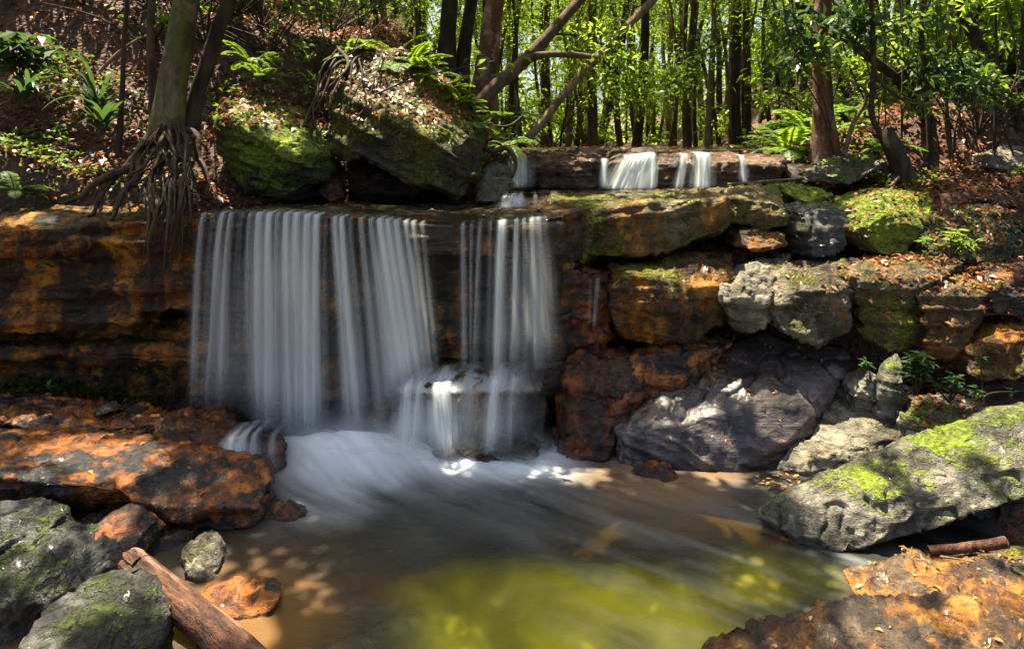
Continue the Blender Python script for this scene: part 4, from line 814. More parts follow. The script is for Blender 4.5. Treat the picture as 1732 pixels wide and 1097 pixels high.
# ---- overhead canopy: unseen clumps shaped to cast shade and sun patches, shared among the crowns
rg = np.random.default_rng(21)
NC = 520
cxs = rg.uniform(-7.5, 8.5, NC); cys = rg.uniform(4.6, 11.5, NC); czs = rg.uniform(5.0, 9.5, NC)
for a, b, Yd, sp_, m in [(560, 780, 5.15, .5, 9), (430, 760, 5.1, .3, 5), (720, 800, 5.0, .5, 8), (600, 900, 4.4, .5, 8), (850, 880, 4.5, .5, 8), (1080, 880, 4.5, .35, 5), (450, 550, 5.5, .5, 3), (640, 550, 5.5, .5, 3), (850, 550, 5.5, .5, 2), (150, 500, 5.7, .7, 8), (700, 1000, 3.75, .4, 7), (1000, 1040, 3.5, .45, 10), (1280, 980, 3.9, .35, 7), (450, 1000, 3.7, .3, 5), (1050, 950, 4.1, .4, 6), (430, 910, 4.25, .2, 3)]:  # extra leaf clumps added up the sun rays to shade falls, pool and cliff
    for k in range(m):
        q = np.array(p(a, b, Yd)) + rg.normal(0, sp_, 3) * np.array([1, 1, .3]) + np.array(SUN) * rg.uniform(6.2, 9.0); cxs = np.append(cxs, q[0]); cys = np.append(cys, q[1]); czs = np.append(czs, q[2])
# the crowns stay above the frame where they are near
ok = czs > 2.4 + .192 * cys + .9
C = np.stack([cxs, cys, czs], -1)[ok]
named = [t for t in TREES]
tops = np.array([t['path'][-1] for t in named])
for c in C:
    d = np.linalg.norm((tops - c) * np.array([1, 1, .5]), axis=1); k = int(np.argmin(d))
    named[k]['clumps'].append(c)
for t in TREES:
    rg = t['rg']; root = t['root']; geo = t['geo']; lf = []
    top = t['path'][-1]; n0 = len(t['path'])
    for c in t['clumps']:
        V, Fc = clump(c, 95, rg.uniform(.5, .85), .17, rg, .6)
        cen = V.reshape(-1, 4, 3).mean(1); keep = open_to_sun(cen, rg.uniform(-.04, .12))
        V = V.reshape(-1, 4, 3)[keep].reshape(-1, 3); m = keep.sum()
        if m: lf.append((V, np.arange(m * 4).reshape(-1, 4)))
        j = min(range(n0 // 2, n0), key=lambda i: np.linalg.norm(t['path'][i] - c)); s = t['path'][j]
        if np.linalg.norm(c - s) < 4.5:
            mid = (s + c) / 2 + rg.normal(0, .2, 3) + np.array([0, 0, .25]); r0 = min(.03, t['rad'][j] * .5)
            tb = tube([s, mid, c], [r0, r0 * .7, .008], 6, .1, 1, 4)
            if open_to_sun(tb[0]).all(): geo.append(tb)
    for (tw, n, L, lk) in t['low']: pass
    mk('trunk', join(geo), M[t['bark']], root, tuple(t['base']))
    if lf: mk('crown', join(lf), M[t['leaf']], root, tuple(t['base']), False)

# ---- boughs of leaves hanging into the picture belong to named trees nearby
def bough(parent, pts, n, L, leaf, seed, r0=.02, spread=.09, subs=5):
    rg = np.random.default_rng(seed); P = path_px(pts); wood = [tube(P, np.linspace(r0, r0 * .3, len(P)), 6, .1, seed, 5)]; lf = [spray_leaves(P[1:], n, L, rg, spread)]
    for k in range(subs):
        f = rg.uniform(.25, .95) * (len(P) - 1); i = min(int(f), len(P) - 2); s = P[i].lerp(P[i + 1], f - i)
        e = s + Vector((rg.normal(0, .28), rg.normal(0, .25), rg.uniform(-.3, .15)))
        m = s.lerp(e, .5) + Vector((0, 0, .05)); wood.append(tube([s, m, e], [r0 * .4, r0 * .3, r0 * .15], 5, .1, k, 3)); lf.append(spray_leaves([s, m, e], n // 2, L, rg, spread * .8))
    o = tuple(parent.location)
    b = mk('branch', join(wood), M['bark_dark'], parent, o); mk('leaves', join(lf), M[leaf], b, (0, 0, 0) if False else o, False)
    for c in b.children: pass
by = {t['root']['label']: t['root'] for t in TREES}
tr_red = by['red-brown trunk with a flared foot right of the upper cascade']; tr_slant = by['dark thin trunk slanting down to the right bank']; tr_crook = by['crooked sapling rising beside the broken stump']
tr_wavy = by['wavy thin sapling right of the straight one']; tr_str = by['straight thin sapling in front of the right bank']; tr_arch = by['leaning trunk with a side branch that arches over the stream']; tr_pale = by['pale slender trunk leaning far to the right behind the stream']
tr_dark = by['straight dark trunk in the forest just left of the red-brown trunk']; tr_curve = by['dark curved trunk on the right bank']
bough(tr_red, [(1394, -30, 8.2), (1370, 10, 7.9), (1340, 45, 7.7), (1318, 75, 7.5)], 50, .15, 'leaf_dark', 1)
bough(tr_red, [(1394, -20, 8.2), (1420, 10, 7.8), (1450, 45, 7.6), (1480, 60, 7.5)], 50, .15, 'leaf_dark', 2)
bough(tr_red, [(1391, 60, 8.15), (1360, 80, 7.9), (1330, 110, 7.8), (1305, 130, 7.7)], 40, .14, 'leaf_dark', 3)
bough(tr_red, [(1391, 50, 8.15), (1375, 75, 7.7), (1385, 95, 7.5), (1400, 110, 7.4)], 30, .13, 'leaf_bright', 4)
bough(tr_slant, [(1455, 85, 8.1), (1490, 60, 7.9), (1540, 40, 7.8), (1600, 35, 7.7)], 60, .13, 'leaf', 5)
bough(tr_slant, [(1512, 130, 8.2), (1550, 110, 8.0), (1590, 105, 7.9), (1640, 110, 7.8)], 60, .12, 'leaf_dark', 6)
bough(tr_wavy, [(1605, 120, 8.0), (1640, 135, 7.8), (1680, 140, 7.7), (1732, 150, 7.6)], 60, .12, 'leaf', 7)
bough(tr_curve, [(1640, 40, 8.4), (1670, 10, 8.0), (1710, -5, 7.8), (1760, 0, 7.7)], 50, .16, 'leaf_bright', 8)
bough(tr_arch, [(930, 58, 8.6), (970, 60, 9), (1030, 80, 9.3), (1085, 120, 9.5)], 70, .11, 'leaf_bright', 9, subs=9, spread=.14)
bough(tr_pale, [(1012, 97, 9.4), (1040, 120, 9.6), (1070, 150, 9.7), (1085, 175, 9.8)], 80, .10, 'leaf_bright', 10, subs=9, spread=.14)
bough(tr_dark, [(1243, 60, 12), (1200, 80, 11.6), (1160, 120, 11.3), (1120, 160, 11.0)], 110, .11, 'leaf', 11, subs=12, spread=.2)
bough(tr_dark, [(1244, 20, 12), (1290, 30, 11.5), (1330, 60, 11.0), (1350, 100, 10.8)], 110, .11, 'leaf_bright', 12, subs=12, spread=.2)
bough(tr_crook, [(1478, 120, 7.5), (1500, 150, 7.4), (1530, 170, 7.3), (1560, 180, 7.2)], 40, .10, 'leaf', 13)
bough(tr_str, [(1560, 90, 7.8), (1600, 130, 7.6), (1630, 150, 7.4), (1660, 175, 7.3)], 60, .11, 'leaf_dark', 14)

# ---- the forest behind: slim trees, each with its own trunk and crown
def proto(seed, h, lowest, nleaf, leaf, r, bark, curve=.25, twigs=10):
    rg = np.random.default_rng(seed); n = 8
    P = [np.array([0., 0, -.3])]; d = np.array([rg.normal(0, .05), rg.normal(0, .05), 1.])
    for k in range(n):
        d = unit(d + np.array([rg.normal(0, curve * .2), rg.normal(0, curve * .2), .25])); P.append(P[-1] + d * (h + .3) / n)
    geo = [tube(P, np.linspace(r * 1.35, r * .5, n + 1), 7, .12, seed, 3)]; lf = []
    for k in range(twigs):
        f = rg.uniform(lowest, 1) * n; i = min(int(f), n - 1); s = P[i] + (P[i + 1] - P[i]) * (f - i)
        a = rg.uniform(0, 6.28); ln = rg.uniform(.5, 1.6)
        e = s + np.array([math.cos(a) * ln, math.sin(a) * ln, rg.uniform(-.25, .6)]); m = (s + e) / 2 + np.array([0, 0, .12])
        geo.append(tube([s, m, e], [r * .22, r * .16, .004], 4, 0, k, 3))
        k2 = max(4, int(nleaf / twigs)); lf.append(clump(e, k2 // 2, rg.uniform(.25, .55), .095, rg, .55)); lf.append(spray_leaves([s, m, e], k2 - k2 // 2, .095, rg, .14))
    tv = join(geo); lv = join(lf)
    tm = mesh('trunk', *tv); tm.materials.append(M[bark]); tm.polygons.foreach_set('use_smooth', [True] * len(tm.polygons))
    lm = mesh('crown', *lv); lm.materials.append(M[leaf])
    return tm, lm
PRO = [proto(201, 8, .36, 3800, 'leaf_bright', .055, 'bark_dark', .5, 40), proto(202, 9.5, .42, 3800, 'leaf', .08, 'bark', .3, 40), proto(203, 7, .34, 3000, 'leaf_bright', .035, 'bark_dark', .6, 40), proto(204, 10, .45, 3800, 'leaf_bright', .11, 'bark_dark', .25, 40),
       proto(205, 6, .22, 2400, 'leaf_bright', .028, 'bark', .7, 36), proto(206, 8.5, .40, 3400, 'leaf_bright', .06, 'bark_tan', .4, 40)]
PRO += [proto(207, 8.5, .50, 2600, 'leaf_bright', .050, 'bark_dark', .4, 22), proto(208, 8, .46, 2600, 'leaf_bright', .034, 'bark', .6, 22)]
PH = [8, 9.5, 7, 10, 6, 8.5, 8.5, 8]
FG = 'slim forest trees crowded behind the stream'
rg = np.random.default_rng(31)
def forest_tree(x, y, k, s, label, group):
    tm, lm = PRO[k]; z = float(ground_z(np.array([x]), np.array([y]))[0])
    rt = bpy.data.objects.new('forest_tree', None); COL.objects.link(rt); rt.location = (x, y, z); rt.rotation_euler = (rg.normal(0, .05), rg.normal(0, .06), rg.uniform(0, 6.28)); rt.scale = (s, s, s)
    for nm, m in (('trunk', tm), ('crown', lm)):
        o = bpy.data.objects.new(nm, m); COL.objects.link(o); o.parent = rt
    tag(rt, label, 'tree', group)
placed = []
for i in range(4000):
    if len(placed) >= 290: break
    y = 10.6 + 24 * rg.random() ** 1.25; x = rg.uniform(-.80 * y - 1, .80 * y + 1)
    if y < 12 and .2 < x < 2.9: continue
    if any((x - a) ** 2 + (y - b) ** 2 < .25 for a, b in placed): continue
    k = int(rg.choice(8, p=[.13, .11, .10, .09, .05, .12, .21, .19])); hh = (3.6 + .21 * y) * rg.uniform(.8, 1.25); zg = float(ground_z(np.array([x]), np.array([y]), False)[0])
    col = np.stack([np.full(9, x), np.full(9, y), np.linspace(zg + 1.2, zg + hh, 9)], -1)
    if y < 19 and not open_to_sun(col, .35).all(): continue
    placed.append((x, y))
    forest_tree(x, y, k, hh / PH[k], 'slim leafy forest tree, one of the crowd of thin trunks behind the falls', FG)

for i in range(900):
    if len(placed) >= 372: break
    y = rg.uniform(12.5, 26); x = rg.uniform(-.78 * y, .80 * y)
    if any((x - a) ** 2 + (y - b) ** 2 < .2 for a, b in placed): continue
    k = int(rg.choice([2, 4, 4, 1])); zg = float(ground_z(np.array([x]), np.array([y]), False)[0]); hh = rg.uniform(2.2, 4.2)
    col = np.stack([np.full(6, x), np.full(6, y), np.linspace(zg + .8, zg + hh, 6)], -1)
    if y < 19 and not open_to_sun(col, .3).all(): continue
    placed.append((x, y)); forest_tree(x, y, k, hh / PH[k], 'young leafy sapling, one of many filling the space between the forest trunks', 'young saplings between the forest trunks')

# ---- far wood that reads as one mass
rg = np.random.default_rng(41); lf = []
for k in range(1500):
    y = rg.uniform(30, 44); x = rg.uniform(-.85 * y, .85 * y); z = 1.2 + 13 * rg.random() ** 1.1
    if rg.random() < .35 * ss(5, 10, z): continue
    lf.append(clump((x, y, z), 46, 1.5, .42, rg, .7))
tag(mk('distant_foliage', join(lf), M['leaf_bright'], None, (0, 0, 0), False), 'far mass of sunlit leaves closing the view behind the trunks', 'foliage', kind='stuff')

# ---- leaf litter and ground cover
def floor_pts(n, fn, seed):
    rg = np.random.default_rng(seed); x = rg.uniform(-9, 9.5, n); y = 6.0 + 9 * rg.random(n) ** 1.3
    k = fn(x, y, rg); x, y = x[k], y[k]; z = ground_z(x, y)
    return np.stack([x, y, z + .015], -1), rg
def flat_leaves(P, rg, L=.085):
    n = len(P); D = rg.normal(size=(n, 3)) * np.array([1, 1, .28]); Nn = rg.normal(size=(n, 3)) * .35 + np.array([0, 0, 1]); l = L * rg.uniform(.5, 1.3, n)
    return leaf_geo(P, D, Nn, l, l * rg.uniform(.3, .55, n), .45)
P, rg = floor_pts(95000, lambda x, y, rg: ((xb(y) - x) > -.1) | (x > np.interp(y, [6, 7.5, 9, 12], [2.4, 3.0, 3.2, 1.0])) | (y > 10.6), 51)
tag(mk('leaf_litter', flat_leaves(P, rg), M['litter'], None, (0, 0, 0), False), 'brown and red dead leaves covering the forest banks', 'leaf litter', kind='stuff')
P, rg = floor_pts(90000, lambda x, y, rg: ((fbm(np.stack([x, y, 0 * x], -1) * .9, 3, 55) + .55 * ((x < -3.0) & (y < 7.9)) + .25 * (x > 3.5)) > .52) & (((xb(y) - x) > .1) | (x > 3.2)), 52)
P[:, 2] += rg.random(len(P)) * .10
n = len(P); l = .065 * rg.uniform(.6, 1.4, n)
tag(mk('ground_cover', leaf_geo(P, rg.normal(size=(n, 3)) * np.array([1, 1, .4]), rg.normal(size=(n, 3)) * .4 + np.array([0, 0, 1]), l, l * .55), M['cover'], None, (0, 0, 0), False), 'low green seedlings and creepers over the forest banks', 'ground cover', kind='stuff')

# ---- fallen leaves and creeping plants resting on the rocks (picked from the rocks' own up-facing surfaces)
def on_rock(label, n, seed, upmin=.7, filt=None):
    o, V, _ = next(r for r in ROCKS if r[2] == label); rg = np.random.default_rng(seed)
    me = o.data; m = len(me.vertices); N = np.empty(m * 3, np.float32); me.vertices.foreach_get('normal', N); N = N.reshape(-1, 3)
    k = np.where((N[:, 2] > upmin) & (filt(V) if filt is not None else True))[0]
    if not len(k): return np.zeros((0, 3)), np.zeros((0, 3))
    k = rg.choice(k, min(n, len(k)), replace=False); return V[k] + N[k] * .006, N[k].astype(float)
rg = np.random.default_rng(61); parts = []; yel = []
def scatter(label, n, L, seed, dest, upmin=.6, filt=None, clus=.0):
    P, N = on_rock(label, n, seed, upmin, filt)
    if clus and len(P): k = fbm(P * 2.2, 3, seed) > clus; P, N = P[k], N[k]
    m = len(P)
    if not m: return
    l = L * rg.uniform(.5, 1.3, m); D = np.cross(N, rg.normal(size=(m, 3)))
    dest.append(leaf_geo(P, D, N + rg.normal(size=(m, 3)) * .25, l, l * rg.uniform(.3, .55, m), .4))
scatter('mossy block with red fallen leaves on its flat top', 800, .06, 1, parts, .6, None, -.1)
scatter('orange block with black vertical stains behind the leafy seedling', 350, .06, 2, parts, .6)
scatter('upper dark block cut by the right edge of the picture', 300, .06, 3, parts, .6)
scatter('huge dark slanting boulder with ferns and leaf litter along its top and a hollow below', 1900, .07, 4, parts, .45, lambda V: V[:, 2] > 2.55)
scatter('rounded green mossy boulder beside the tree roots above the left of the falls', 700, .075, 5, parts, .5, lambda V: V[:, 2] > 2.45)
scatter('angular grey block between the white-topped block and the leaf-strewn mossy block', 120, .05, 6, parts, .7)
scatter('high grey-green block with a sunlit mossy shoulder in the upper course', 300, .06, 7, parts, .6, None, .0)
scatter('dark block speckled with creeping ivy at the right of the upper course', 500, .06, 8, parts, .6)
scatter('overhanging dark rock in the leaf litter of the right bank', 300, .06, 9, parts, .5)
scatter('low yellow-mossed rock behind the big tapering boulder', 160, .05, 10, parts, .6)
scatter('long tilted rock with green moss at the foot of the red-brown trunk', 60, .06, 11, parts, .7)
scatter('pale grey-green slab between the wet slab and the big tapering boulder', 90, .04, 12, parts, .6, None, .1)
scatter('thin layered wet slab behind the broad orange slab', 60, .05, 13, parts, .8)
scatter('dark layered rock ledge with the main curtain of water pouring over it', 900, .05, 14, parts, .85, lambda V: (V[:, 2] > 1.6) & (V[:, 1] > 5.85), .15)
scatter('broad wet grey slab strewn with tiny leaves, sloping into the pool', 170, .032, 15, yel, .5)
scatter('broad orange wet slab with a dark overhanging front beside the pool', 22, .05, 16, yel, .7)
scatter('low grey and rust slab in the water near the right corner', 60, .045, 17, yel, .6)
scatter('wet orange slab in the bottom right corner', 40, .04, 18, yel, .6)
scatter('dark rock in the shade under the big tapering boulder', 40, .05, 19, parts, .5)
tag(mk('fallen_leaves', join(parts), M['litter'], None, (0, 0, 0), False), 'dry red-brown leaves lying on the tops of the boulders and blocks', 'fallen leaves', kind='stuff')
fl = rg.uniform(size=(46, 2)); PF = np.array([tuple(p(1270 + 120 * a, 795 + 32 * b, 2880 / (565 + 32 * b))) for a, b in fl]); PF[:, 2] = .012
l = .05 * rg.uniform(.6, 1.2, 46); yel.append(leaf_geo(PF, rg.normal(size=(46, 3)) * np.array([1, 1, 0]), np.tile([0., 0, 1], (46, 1)), l, l * .45, .05))
tag(mk('yellow_leaves', join(yel), M['float'], None, (0, 0, 0), False), 'pale yellow and orange leaves scattered on the wet slabs and afloat at their edge', 'fallen leaves', kind='stuff')
cre = []
scatter('dark block speckled with creeping ivy at the right of the upper course', 700, .04, 31, cre, -.6, lambda V: V[:, 1] < 6.3)
scatter('huge dark slanting boulder with ferns and leaf litter along its top and a hollow below', 900, .045, 32, cre, -.1, lambda V: (V[:, 2] > 2.3), .1)
scatter('huge dark slanting boulder with ferns and leaf litter along its top and a hollow below', 1300, .06, 35, cre, .45, lambda V: (V[:, 2] > 2.6), .05)
scatter('rounded green mossy boulder beside the tree roots above the left of the falls', 420, .035, 33, cre, -.3, None, .1)
scatter('high grey-green block with a sunlit mossy shoulder in the upper course', 260, .035, 34, cre, -.3)
tag(mk('creeper', join(cre), M['cover'], None, (0, 0, 0), False), 'tiny green creeper leaves clinging to the mossy boulders and blocks', 'creeper', kind='stuff')

# ---- ferns
def fern(name, label, base, n, L, seed, group=None, leaf='fern', tilt=(0, 0), pitch=(.5, 1.2)):
    rg = np.random.default_rng(seed); b = np.array(base); root = tag(empty(name, base), label, 'fern', group)
    stems, lf = [], []
    for k in range(n):
        a = k * 2.4 + rg.normal(0, .3); el = rg.uniform(*pitch); ln = L * rg.uniform(.7, 1.15)
        d = np.array([math.cos(a) * math.cos(el) + tilt[0], math.sin(a) * math.cos(el) + tilt[1], math.sin(el)]); P = [b]; m = 9
        for i in range(m):
            d = unit(d + np.array([0, 0, -.16])); P.append(P[-1] + d * ln / m)
        P = np.array(P); stems.append(tube(P, np.linspace(.006, .002, m + 1), 4, 0, k, 2))
        t = np.linspace(.12, .98, 26) * m; i = np.minimum(t.astype(int), m - 1); f = (t - i)[:, None]; Q = P[i] * (1 - f) + P[i + 1] * f; T = unit(P[i + 1] - P[i])
        S = unit(np.cross(T, [0, 0, 1])); U = np.cross(S, T); w = ln * .26 * np.sin(np.linspace(.35, 3.05, 26)) ** .8
        for sg in (-1, 1):
            lf.append(leaf_geo(Q, S * sg + T * .45 - U * .15 + rg.normal(size=Q.shape) * .06, U, w, w * .30 + .008, .1))
    mk('stem', join(stems), M['bark_dark'], root, base); mk('fronds', join(lf), M[leaf], root, base, False)
FX = [(628, 96, 8.0, .45), (655, 108, 7.9, .5), (690, 115, 7.85, .5), (720, 130, 7.75, .45), (752, 152, 7.6, .45), (780, 180, 7.5, .4), (805, 210, 7.35, .35), (822, 236, 7.3, .3), (600, 92, 8.1, .4), (668, 92, 8.3, .5)]
FL = ['first and leftmost', 'second from the left', 'third from the left', 'fourth from the left', 'fifth from the left', 'sixth from the left', 'seventh, on the right shoulder,', 'last and lowest']
for k, (a, b, Yd, L) in enumerate(FX):
    base = p(a, b, Yd); base.z -= .05
    fern('fern', 'bright fern in the row along the top of the huge slanting boulder', tuple(base), 11, L, 300 + k, 'ferns along the huge slanting boulder')
FB = [(1335, 250, 8.9, .75), (1372, 215, 9.2, .8), (1420, 232, 9.3, .8), (1468, 240, 9.0, .7), (1350, 278, 8.6, .6), (1440, 205, 9.6, .8)]
for k, (a, b, Yd, L) in enumerate(FB):
    base = p(a, b + 15, Yd)
    fern('fern', 'large sunlit yellow-green fern around the foot of the red-brown trunk', tuple(base), 15, L, 320 + k, 'sunlit ferns around the red-brown trunk')
for k, (a, b, Yd, L, lab) in enumerate([(850, 205, 8.3, .4, 'bright fern on the bank at the foot of the leaning trunk'), (858, 250, 7.9, .38, 'pale fern above the small rounded grey boulder'), (425, 110, 7.6, .4, 'yellow-green fern on top of the rounded mossy boulder'), (445, 140, 7.35, .33, 'small fern on the right shoulder of the rounded mossy boulder'), (1500, 260, 7.9, .4, 'fern behind the broken stump'), (25, 325, 6.2, .3, 'low fern at the left edge of the bank')]):
    fern('fern', lab, tuple(p(a, b, Yd)), 10, L, 340 + k)

# ---- broad and strap-leaved plants
def leafy(name, label, base, stems, seed, leaf, L, W, cat='plant', h=.4, whorl=7, tiers=1, spread=.12, droop=.3):
    rg = np.random.default_rng(seed); root = tag(empty(name, base), label, cat); st, lf = [], []; b = np.array(base)
    for k in range(stems):
        e = b + np.array([rg.normal(0, spread), rg.normal(0, spread * .6), h * rg.uniform(.6, 1.1)]); m = (b + e) / 2 + np.array([rg.normal(0, .03), 0, .02]); st.append(tube([b, m, e], [.008, .006, .004], 5, .1, k, 4))
        for q in range(tiers):
            c = e + (m - e) * q * .55; a = np.arange(whorl) * 6.283 / whorl + rg.random()
            el = rg.normal(.1, .25, whorl); D = np.stack([np.cos(a) * np.cos(el), np.sin(a) * np.cos(el), np.sin(el) - droop], -1)
            l = L * rg.uniform(.7, 1.15, whorl); lf.append(leaf_geo(np.tile(c, (whorl, 1)) + rg.normal(0, .008, (whorl, 3)), D, np.tile([0., 0, 1], (whorl, 1)) + rg.normal(0, .2, (whorl, 3)), l, l * W, .2))
    mk('stem', join(st), M['bark_dark'], root, base); mk('leaves', join(lf), M[leaf], root, base, False)
leafy('shrub', 'broad-leaved shrub at the top left corner of the bank', tuple(p(35, 150, 7.3)), 9, 401, 'leaf_dark', .26, .34, 'shrub', .55, 6, 2, .16, .35)
leafy('seedling', 'tall leafy seedling growing before the orange stained block', tuple(p(1552, 668, 5.0)), 6, 402, 'leaf_dark', .085, .34, 'plant', .40, 8, 3, .06, .1)
leafy('seedling', 'short leafy seedling right of the tall one', tuple(p(1605, 680, 4.95)), 4, 403, 'leaf_dark', .075, .32, 'plant', .20, 7, 2, .06, .1)
leafy('seedling', 'small seedling left of the pointed mossy shard', tuple(p(1460, 632, 5.25)), 3, 404, 'leaf_dark', .06, .34, 'plant', .10, 6, 2, .05, .1)
leafy('seedling', 'single-stemmed seedling in front of the tilted ochre block', tuple(p(1662, 668, 4.9)), 1, 405, 'leaf_dark', .06, .34, 'plant', .27, 6, 1, .02, .1)
leafy('seedling', 'low seedling at the foot of the single-stemmed one', tuple(p(1660, 678, 4.85)), 4, 406, 'leaf_dark', .07, .3, 'plant', .08, 6, 1, .10, .1)
leafy('seedling', 'bright seedling on top of the leaf-strewn mossy block', tuple(p(1608, 438, 5.85)), 5, 407, 'fern', .10, .3, 'plant', .22, 7, 2, .10, .1)
leafy('seedling', 'little green plant rooted on the stained left cliff', tuple(p(88, 452, 5.6)), 3, 408, 'cover', .06, .45, 'plant', .06, 5, 1, .05, .3)
def strap(label, base, n, L, seed, leaf='leaf_dark'):
    rg = np.random.default_rng(seed); b = np.array(base); V, Fc, off = [], [], 0
    for k in range(n):
        a = rg.uniform(0, 6.28); el = rg.uniform(.6, 1.3); d = np.array([math.cos(a) * math.cos(el), math.sin(a) * math.cos(el) * .7, math.sin(el)]); P = [b + rg.normal(0, .03, 3)]
        ln = L * rg.uniform(.6, 1.1)
        for i in range(8): d = unit(d + np.array([0, 0, -.22])); P.append(P[-1] + d * ln / 8)
        P = np.array(P); S = unit(np.cross(np.gradient(P, axis=0), [0, 0, 1.])); w = (.022 * np.sin(np.linspace(.5, 3.1, 9)))[:, None]
        V.append(np.stack([P - S * w, P + S * w], 1).reshape(-1, 3)); i = np.arange(8)[:, None] * 2 + off; Fc.append((i + [[0, 1, 3, 2]]).reshape(-1, 4)); off += 18
    tag(mk('strap_leaf_plant', (np.concatenate(V), np.concatenate(Fc)), M[leaf], None, base), label, 'plant')
strap('strap-leaved plant on the left bank between sapling and shrub', tuple(p(165, 175, 7.2)), 34, .65, 501)
strap('smaller strap-leaved tuft lower on the left bank', tuple(p(180, 215, 6.8)), 22, .45, 502)
strap('grassy tuft under the broad-leaved shrub', tuple(p(40, 165, 7.0)), 30, .5, 503)

# ---- logs, sticks, hanging vines
def stick(name, label, cat, pts, r0, r1, bark, seed, bump=.15, seg=12, metres=False, ribs=0.):
    P = pts if metres else path_px(pts); o = tuple(P[0])
    return tag(mk(name, tube(P, np.linspace(r0, r1, len(P)), seg, bump, seed, 8, ribs), M[bark], None, o), label, cat)
lg = path_px([(222, 952, 3.72), (262, 985, 3.62), (330, 1040, 3.44), (400, 1098, 3.24), (450, 1145, 3.1)])
def log():
    ax = (lg[0] - lg[-1]).normalized(); rot = ax.to_track_quat('Z', 'Y'); Mi = np.array(rot.to_matrix())      # local Z runs along the log
    root = tag(empty('log', lg[0]), 'red-brown weathered log slanting into the pool at the lower left', 'log'); root.rotation_euler = rot.to_euler()
    def loc(geo): return ((geo[0] - np.array(lg[0])) @ Mi, geo[1])
    mk('trunk', loc(tube(lg, [.072, .078, .080, .078, .076], 32, .06, 6, 16, .03)), M['wood'], root)
    # the broken end: splintered heartwood closing the upper end
    a = np.array(lg[0]); d = unit(np.array(lg[0]) - np.array(lg[1])); rg = np.random.default_rng(8); parts = []
    S = unit(np.cross(d, [0, 0, 1])); U = np.cross(S, d)
    for k in range(46):
        an = rg.uniform(0, 6.28); rr = .062 * rg.random() ** .5; s = a + S * math.cos(an) * rr + U * math.sin(an) * rr - d * .08
        parts.append(tube([s, s + d * (.07 + rg.uniform(0, .02)), s + d * rg.uniform(.08, .12)], [.026, .022, .008], 6, .3, k, 3))
    mk('broken_end', loc(join(parts)), M['wood'], root)
log()
stick('stick', 'short pale broken stick under the big tapering boulder', 'stick', [(1570, 930, 4.0), (1620, 927, 3.98), (1665, 922, 3.97), (1702, 916, 3.96)], .024, .032, 'wood', 11)
stick('stick', 'thin twig on the orange slab below the short broken stick', 'stick', [(1590, 940, 3.9), (1640, 948, 3.88), (1680, 955, 3.86)], .006, .004, 'bark_tan', 12, seg=6)
stick('fallen_branch', 'long thin fallen branch above the upper blocks of the right bank', 'branch', [(1415, 343, 6.75), (1460, 333, 6.8), (1500, 318, 6.9), (1520, 300, 7.0)], .020, .012, 'bark_tan', 13, seg=8)
stick('fallen_branch', 'grey dead branch lying across the upper left bank', 'branch', [(100, 90, 8.2), (140, 75, 8.2), (180, 45, 8.3), (235, 5, 8.4)], .035, .02, 'bark_tan', 14, seg=8)
stick('fallen_branch', 'bent pale branch near the strap-leaved plant', 'branch', [(170, 120, 7.4), (200, 90, 7.4), (228, 70, 7.4), (250, 60, 7.3)], .022, .012, 'bark_tan', 15, seg=8)
stick('fallen_branch', 'pale stick lying beside the flat mossy stone of the right bank', 'branch', [(1230, 312, 7.3), (1300, 306, 7.4), (1360, 302, 7.45)], .014, .01, 'bark_tan', 16, seg=7)
stick('hanging_root', 'thick looping root hanging by the small rounded grey boulder', 'root', [(800, 232, 7.3), (830, 255, 7.1), (858, 250, 7.0), (872, 275, 6.95), (866, 300, 6.9)], .035, .02, 'root', 17, seg=8)
stick('vine', 'drooping vine loop between the huge boulder and the leaning trunk', 'vine', [(812, 205, 7.6), (835, 213, 7.6), (862, 212, 7.8), (885, 195, 8.0)], .016, .010, 'bark_dark', 18, seg=7)
rg = np.random.default_rng(91)
for k in range(11):
    a = 505 + rg.uniform(0, 130)
    stick('hanging_root', 'thin root among those trailing over the left end of the huge boulder', 'root', [(a + rg.uniform(20, 90), 92 + rg.normal(0, 12), 7.9), (a + rg.uniform(0, 45), 115 + rg.normal(0, 12), 7.5), (a + rg.normal(0, 14), 160 + rg.normal(0, 14), 7.1), (a - 15 + rg.normal(0, 28), 215 + rg.normal(0, 28), 6.95)], rg.uniform(.008, .024), .005, 'root', 600 + k, seg=7).__setitem__('group', 'roots trailing over the huge boulder')
VG = 'tangled thin vines and twigs in the right-hand thicket'
for k in range(26):
    a = rg.uniform(1400, 1735); b = rg.uniform(150, 260); Yd = rg.uniform(7.4, 9); dx = rg.normal(0, 70)
    stick('vine', 'thin dark twig in the tangle on the right bank', 'vine', [(a, b + 30, Yd), (a + dx * .3 + rg.normal(0, 15), b - 40, Yd), (a + dx * .7 + rg.normal(0, 20), b - 120, Yd), (a + dx, b - 240, Yd)], .011, .006, 'bark_dark', 700 + k, seg=5, bump=.1)['group'] = VG
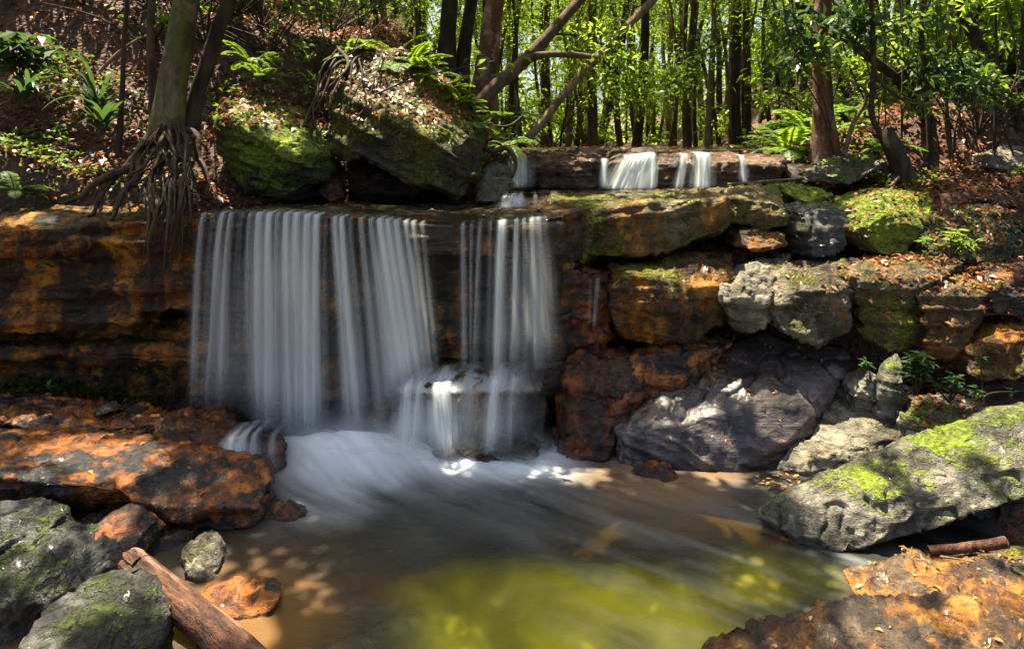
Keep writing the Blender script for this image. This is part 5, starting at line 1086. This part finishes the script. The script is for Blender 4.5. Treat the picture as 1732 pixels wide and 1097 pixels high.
# thin saplings crowding the left hillside and the right bank
rg = np.random.default_rng(97)
for k in range(26):
    lft = k < 15; Yd = rg.uniform(7.6, 10.5); a = rg.uniform(-20, 560) if lft else rg.uniform(1440, 1740); x = (a - CX) / F * Yd
    z = float(ground_z(np.array([x]), np.array([Yd]))[0]); hgt = rg.uniform(2.5, 4.5); l1, l2 = rg.normal(0, .25), rg.normal(0, .35)
    P = [Vector((x, Yd, z - .1)), Vector((x + l1 * .4, Yd, z + hgt * .35)), Vector((x + l1, Yd + .1, z + hgt * .7)), Vector((x + l1 + l2, Yd + .1, z + hgt))]
    r0 = rg.uniform(.010, .026); rt = tag(empty('sapling', P[0]), 'thin dark sapling pole on the shaded left hillside' if lft else 'thin dark sapling pole on the right bank', 'sapling', 'sapling poles, left hillside' if lft else 'sapling poles, right bank')
    mk('trunk', tube(P, np.linspace(r0, r0 * .4, 4), 6, .15, k, 5), M['bark_dark' if k % 3 else 'bark'], rt, tuple(P[0]))
    lf = [spray_leaves(P[1:], 30, .11, rg, .12)]
    for q in range(4):
        s = P[2].lerp(P[3], rg.random()); e = s + Vector((rg.normal(0, .5), rg.normal(0, .3), rg.uniform(-.2, .3))); lf.append(spray_leaves([s, s.lerp(e, .5), e], 22, .11, rg, .07))
    V, Fc = join(lf); kp = open_to_sun(V.reshape(-1, 4, 3).mean(1)); V = V.reshape(-1, 4, 3)[kp].reshape(-1, 3)
    mk('leaves', (V, np.arange(len(V)).reshape(-1, 4)), M['leaf'], rt, tuple(P[0]), False)
# understorey bushes
def bush(label, base, n, r, L, leaf, seed, group):
    rg = np.random.default_rng(seed); root = tag(empty('bush', base), label, 'bush', group); b = np.array(base); st, lf = [], []
    for k in range(n):
        e = b + np.array([rg.normal(0, r), rg.normal(0, r * .7), rg.uniform(.3, 1.6) * r]); m = (b + e) / 2 + np.array([0, 0, .1]); st.append(tube([b, m, e], [.012, .009, .004], 4, 0, k, 3)); lf.append(clump(e, 26, r * .35, L, rg, .6)); lf.append(spray_leaves([m, e], 8, L, rg, .05))
    V, _f = join(lf); kp = open_to_sun(V.reshape(-1, 4, 3).mean(1)); V = V.reshape(-1, 4, 3)[kp].reshape(-1, 3)
    mk('stem', join(st), M['bark_dark'], root, base)
    if len(V): mk('leaves', (V, np.arange(len(V)).reshape(-1, 4)), M[leaf], root, base, False)
rg = np.random.default_rng(95)
for k in range(88):
    Yd = rg.uniform(8.6, 20) if k < 34 else rg.uniform(7.8, 10.8); x = rg.uniform(-.75 * Yd, .78 * Yd)
    if k >= 34: x = rg.uniform(.55, .78) * Yd if k % 3 == 0 else rg.uniform(-.75, -.24) * Yd
    if Yd < 13 and -.2 < x < 3.2: continue
    z = float(ground_z(np.array([x]), np.array([Yd]))[0])
    if k >= 78: Yd = rg.uniform(7.9, 9.6); x = rg.uniform(-.76, -.42) * Yd; z = float(ground_z(np.array([x]), np.array([Yd]))[0])
    left = x < 0
    bush('leafy undergrowth bush among the trunks of the left hillside' if left else 'leafy undergrowth bush among the trunks of the right-hand forest', (x, Yd, z), 12, rg.uniform(.4, .9), .10, 'leaf' if left else 'leaf_bright', 800 + k, 'undergrowth bushes, left hillside' if left else 'undergrowth bushes, right-hand forest')
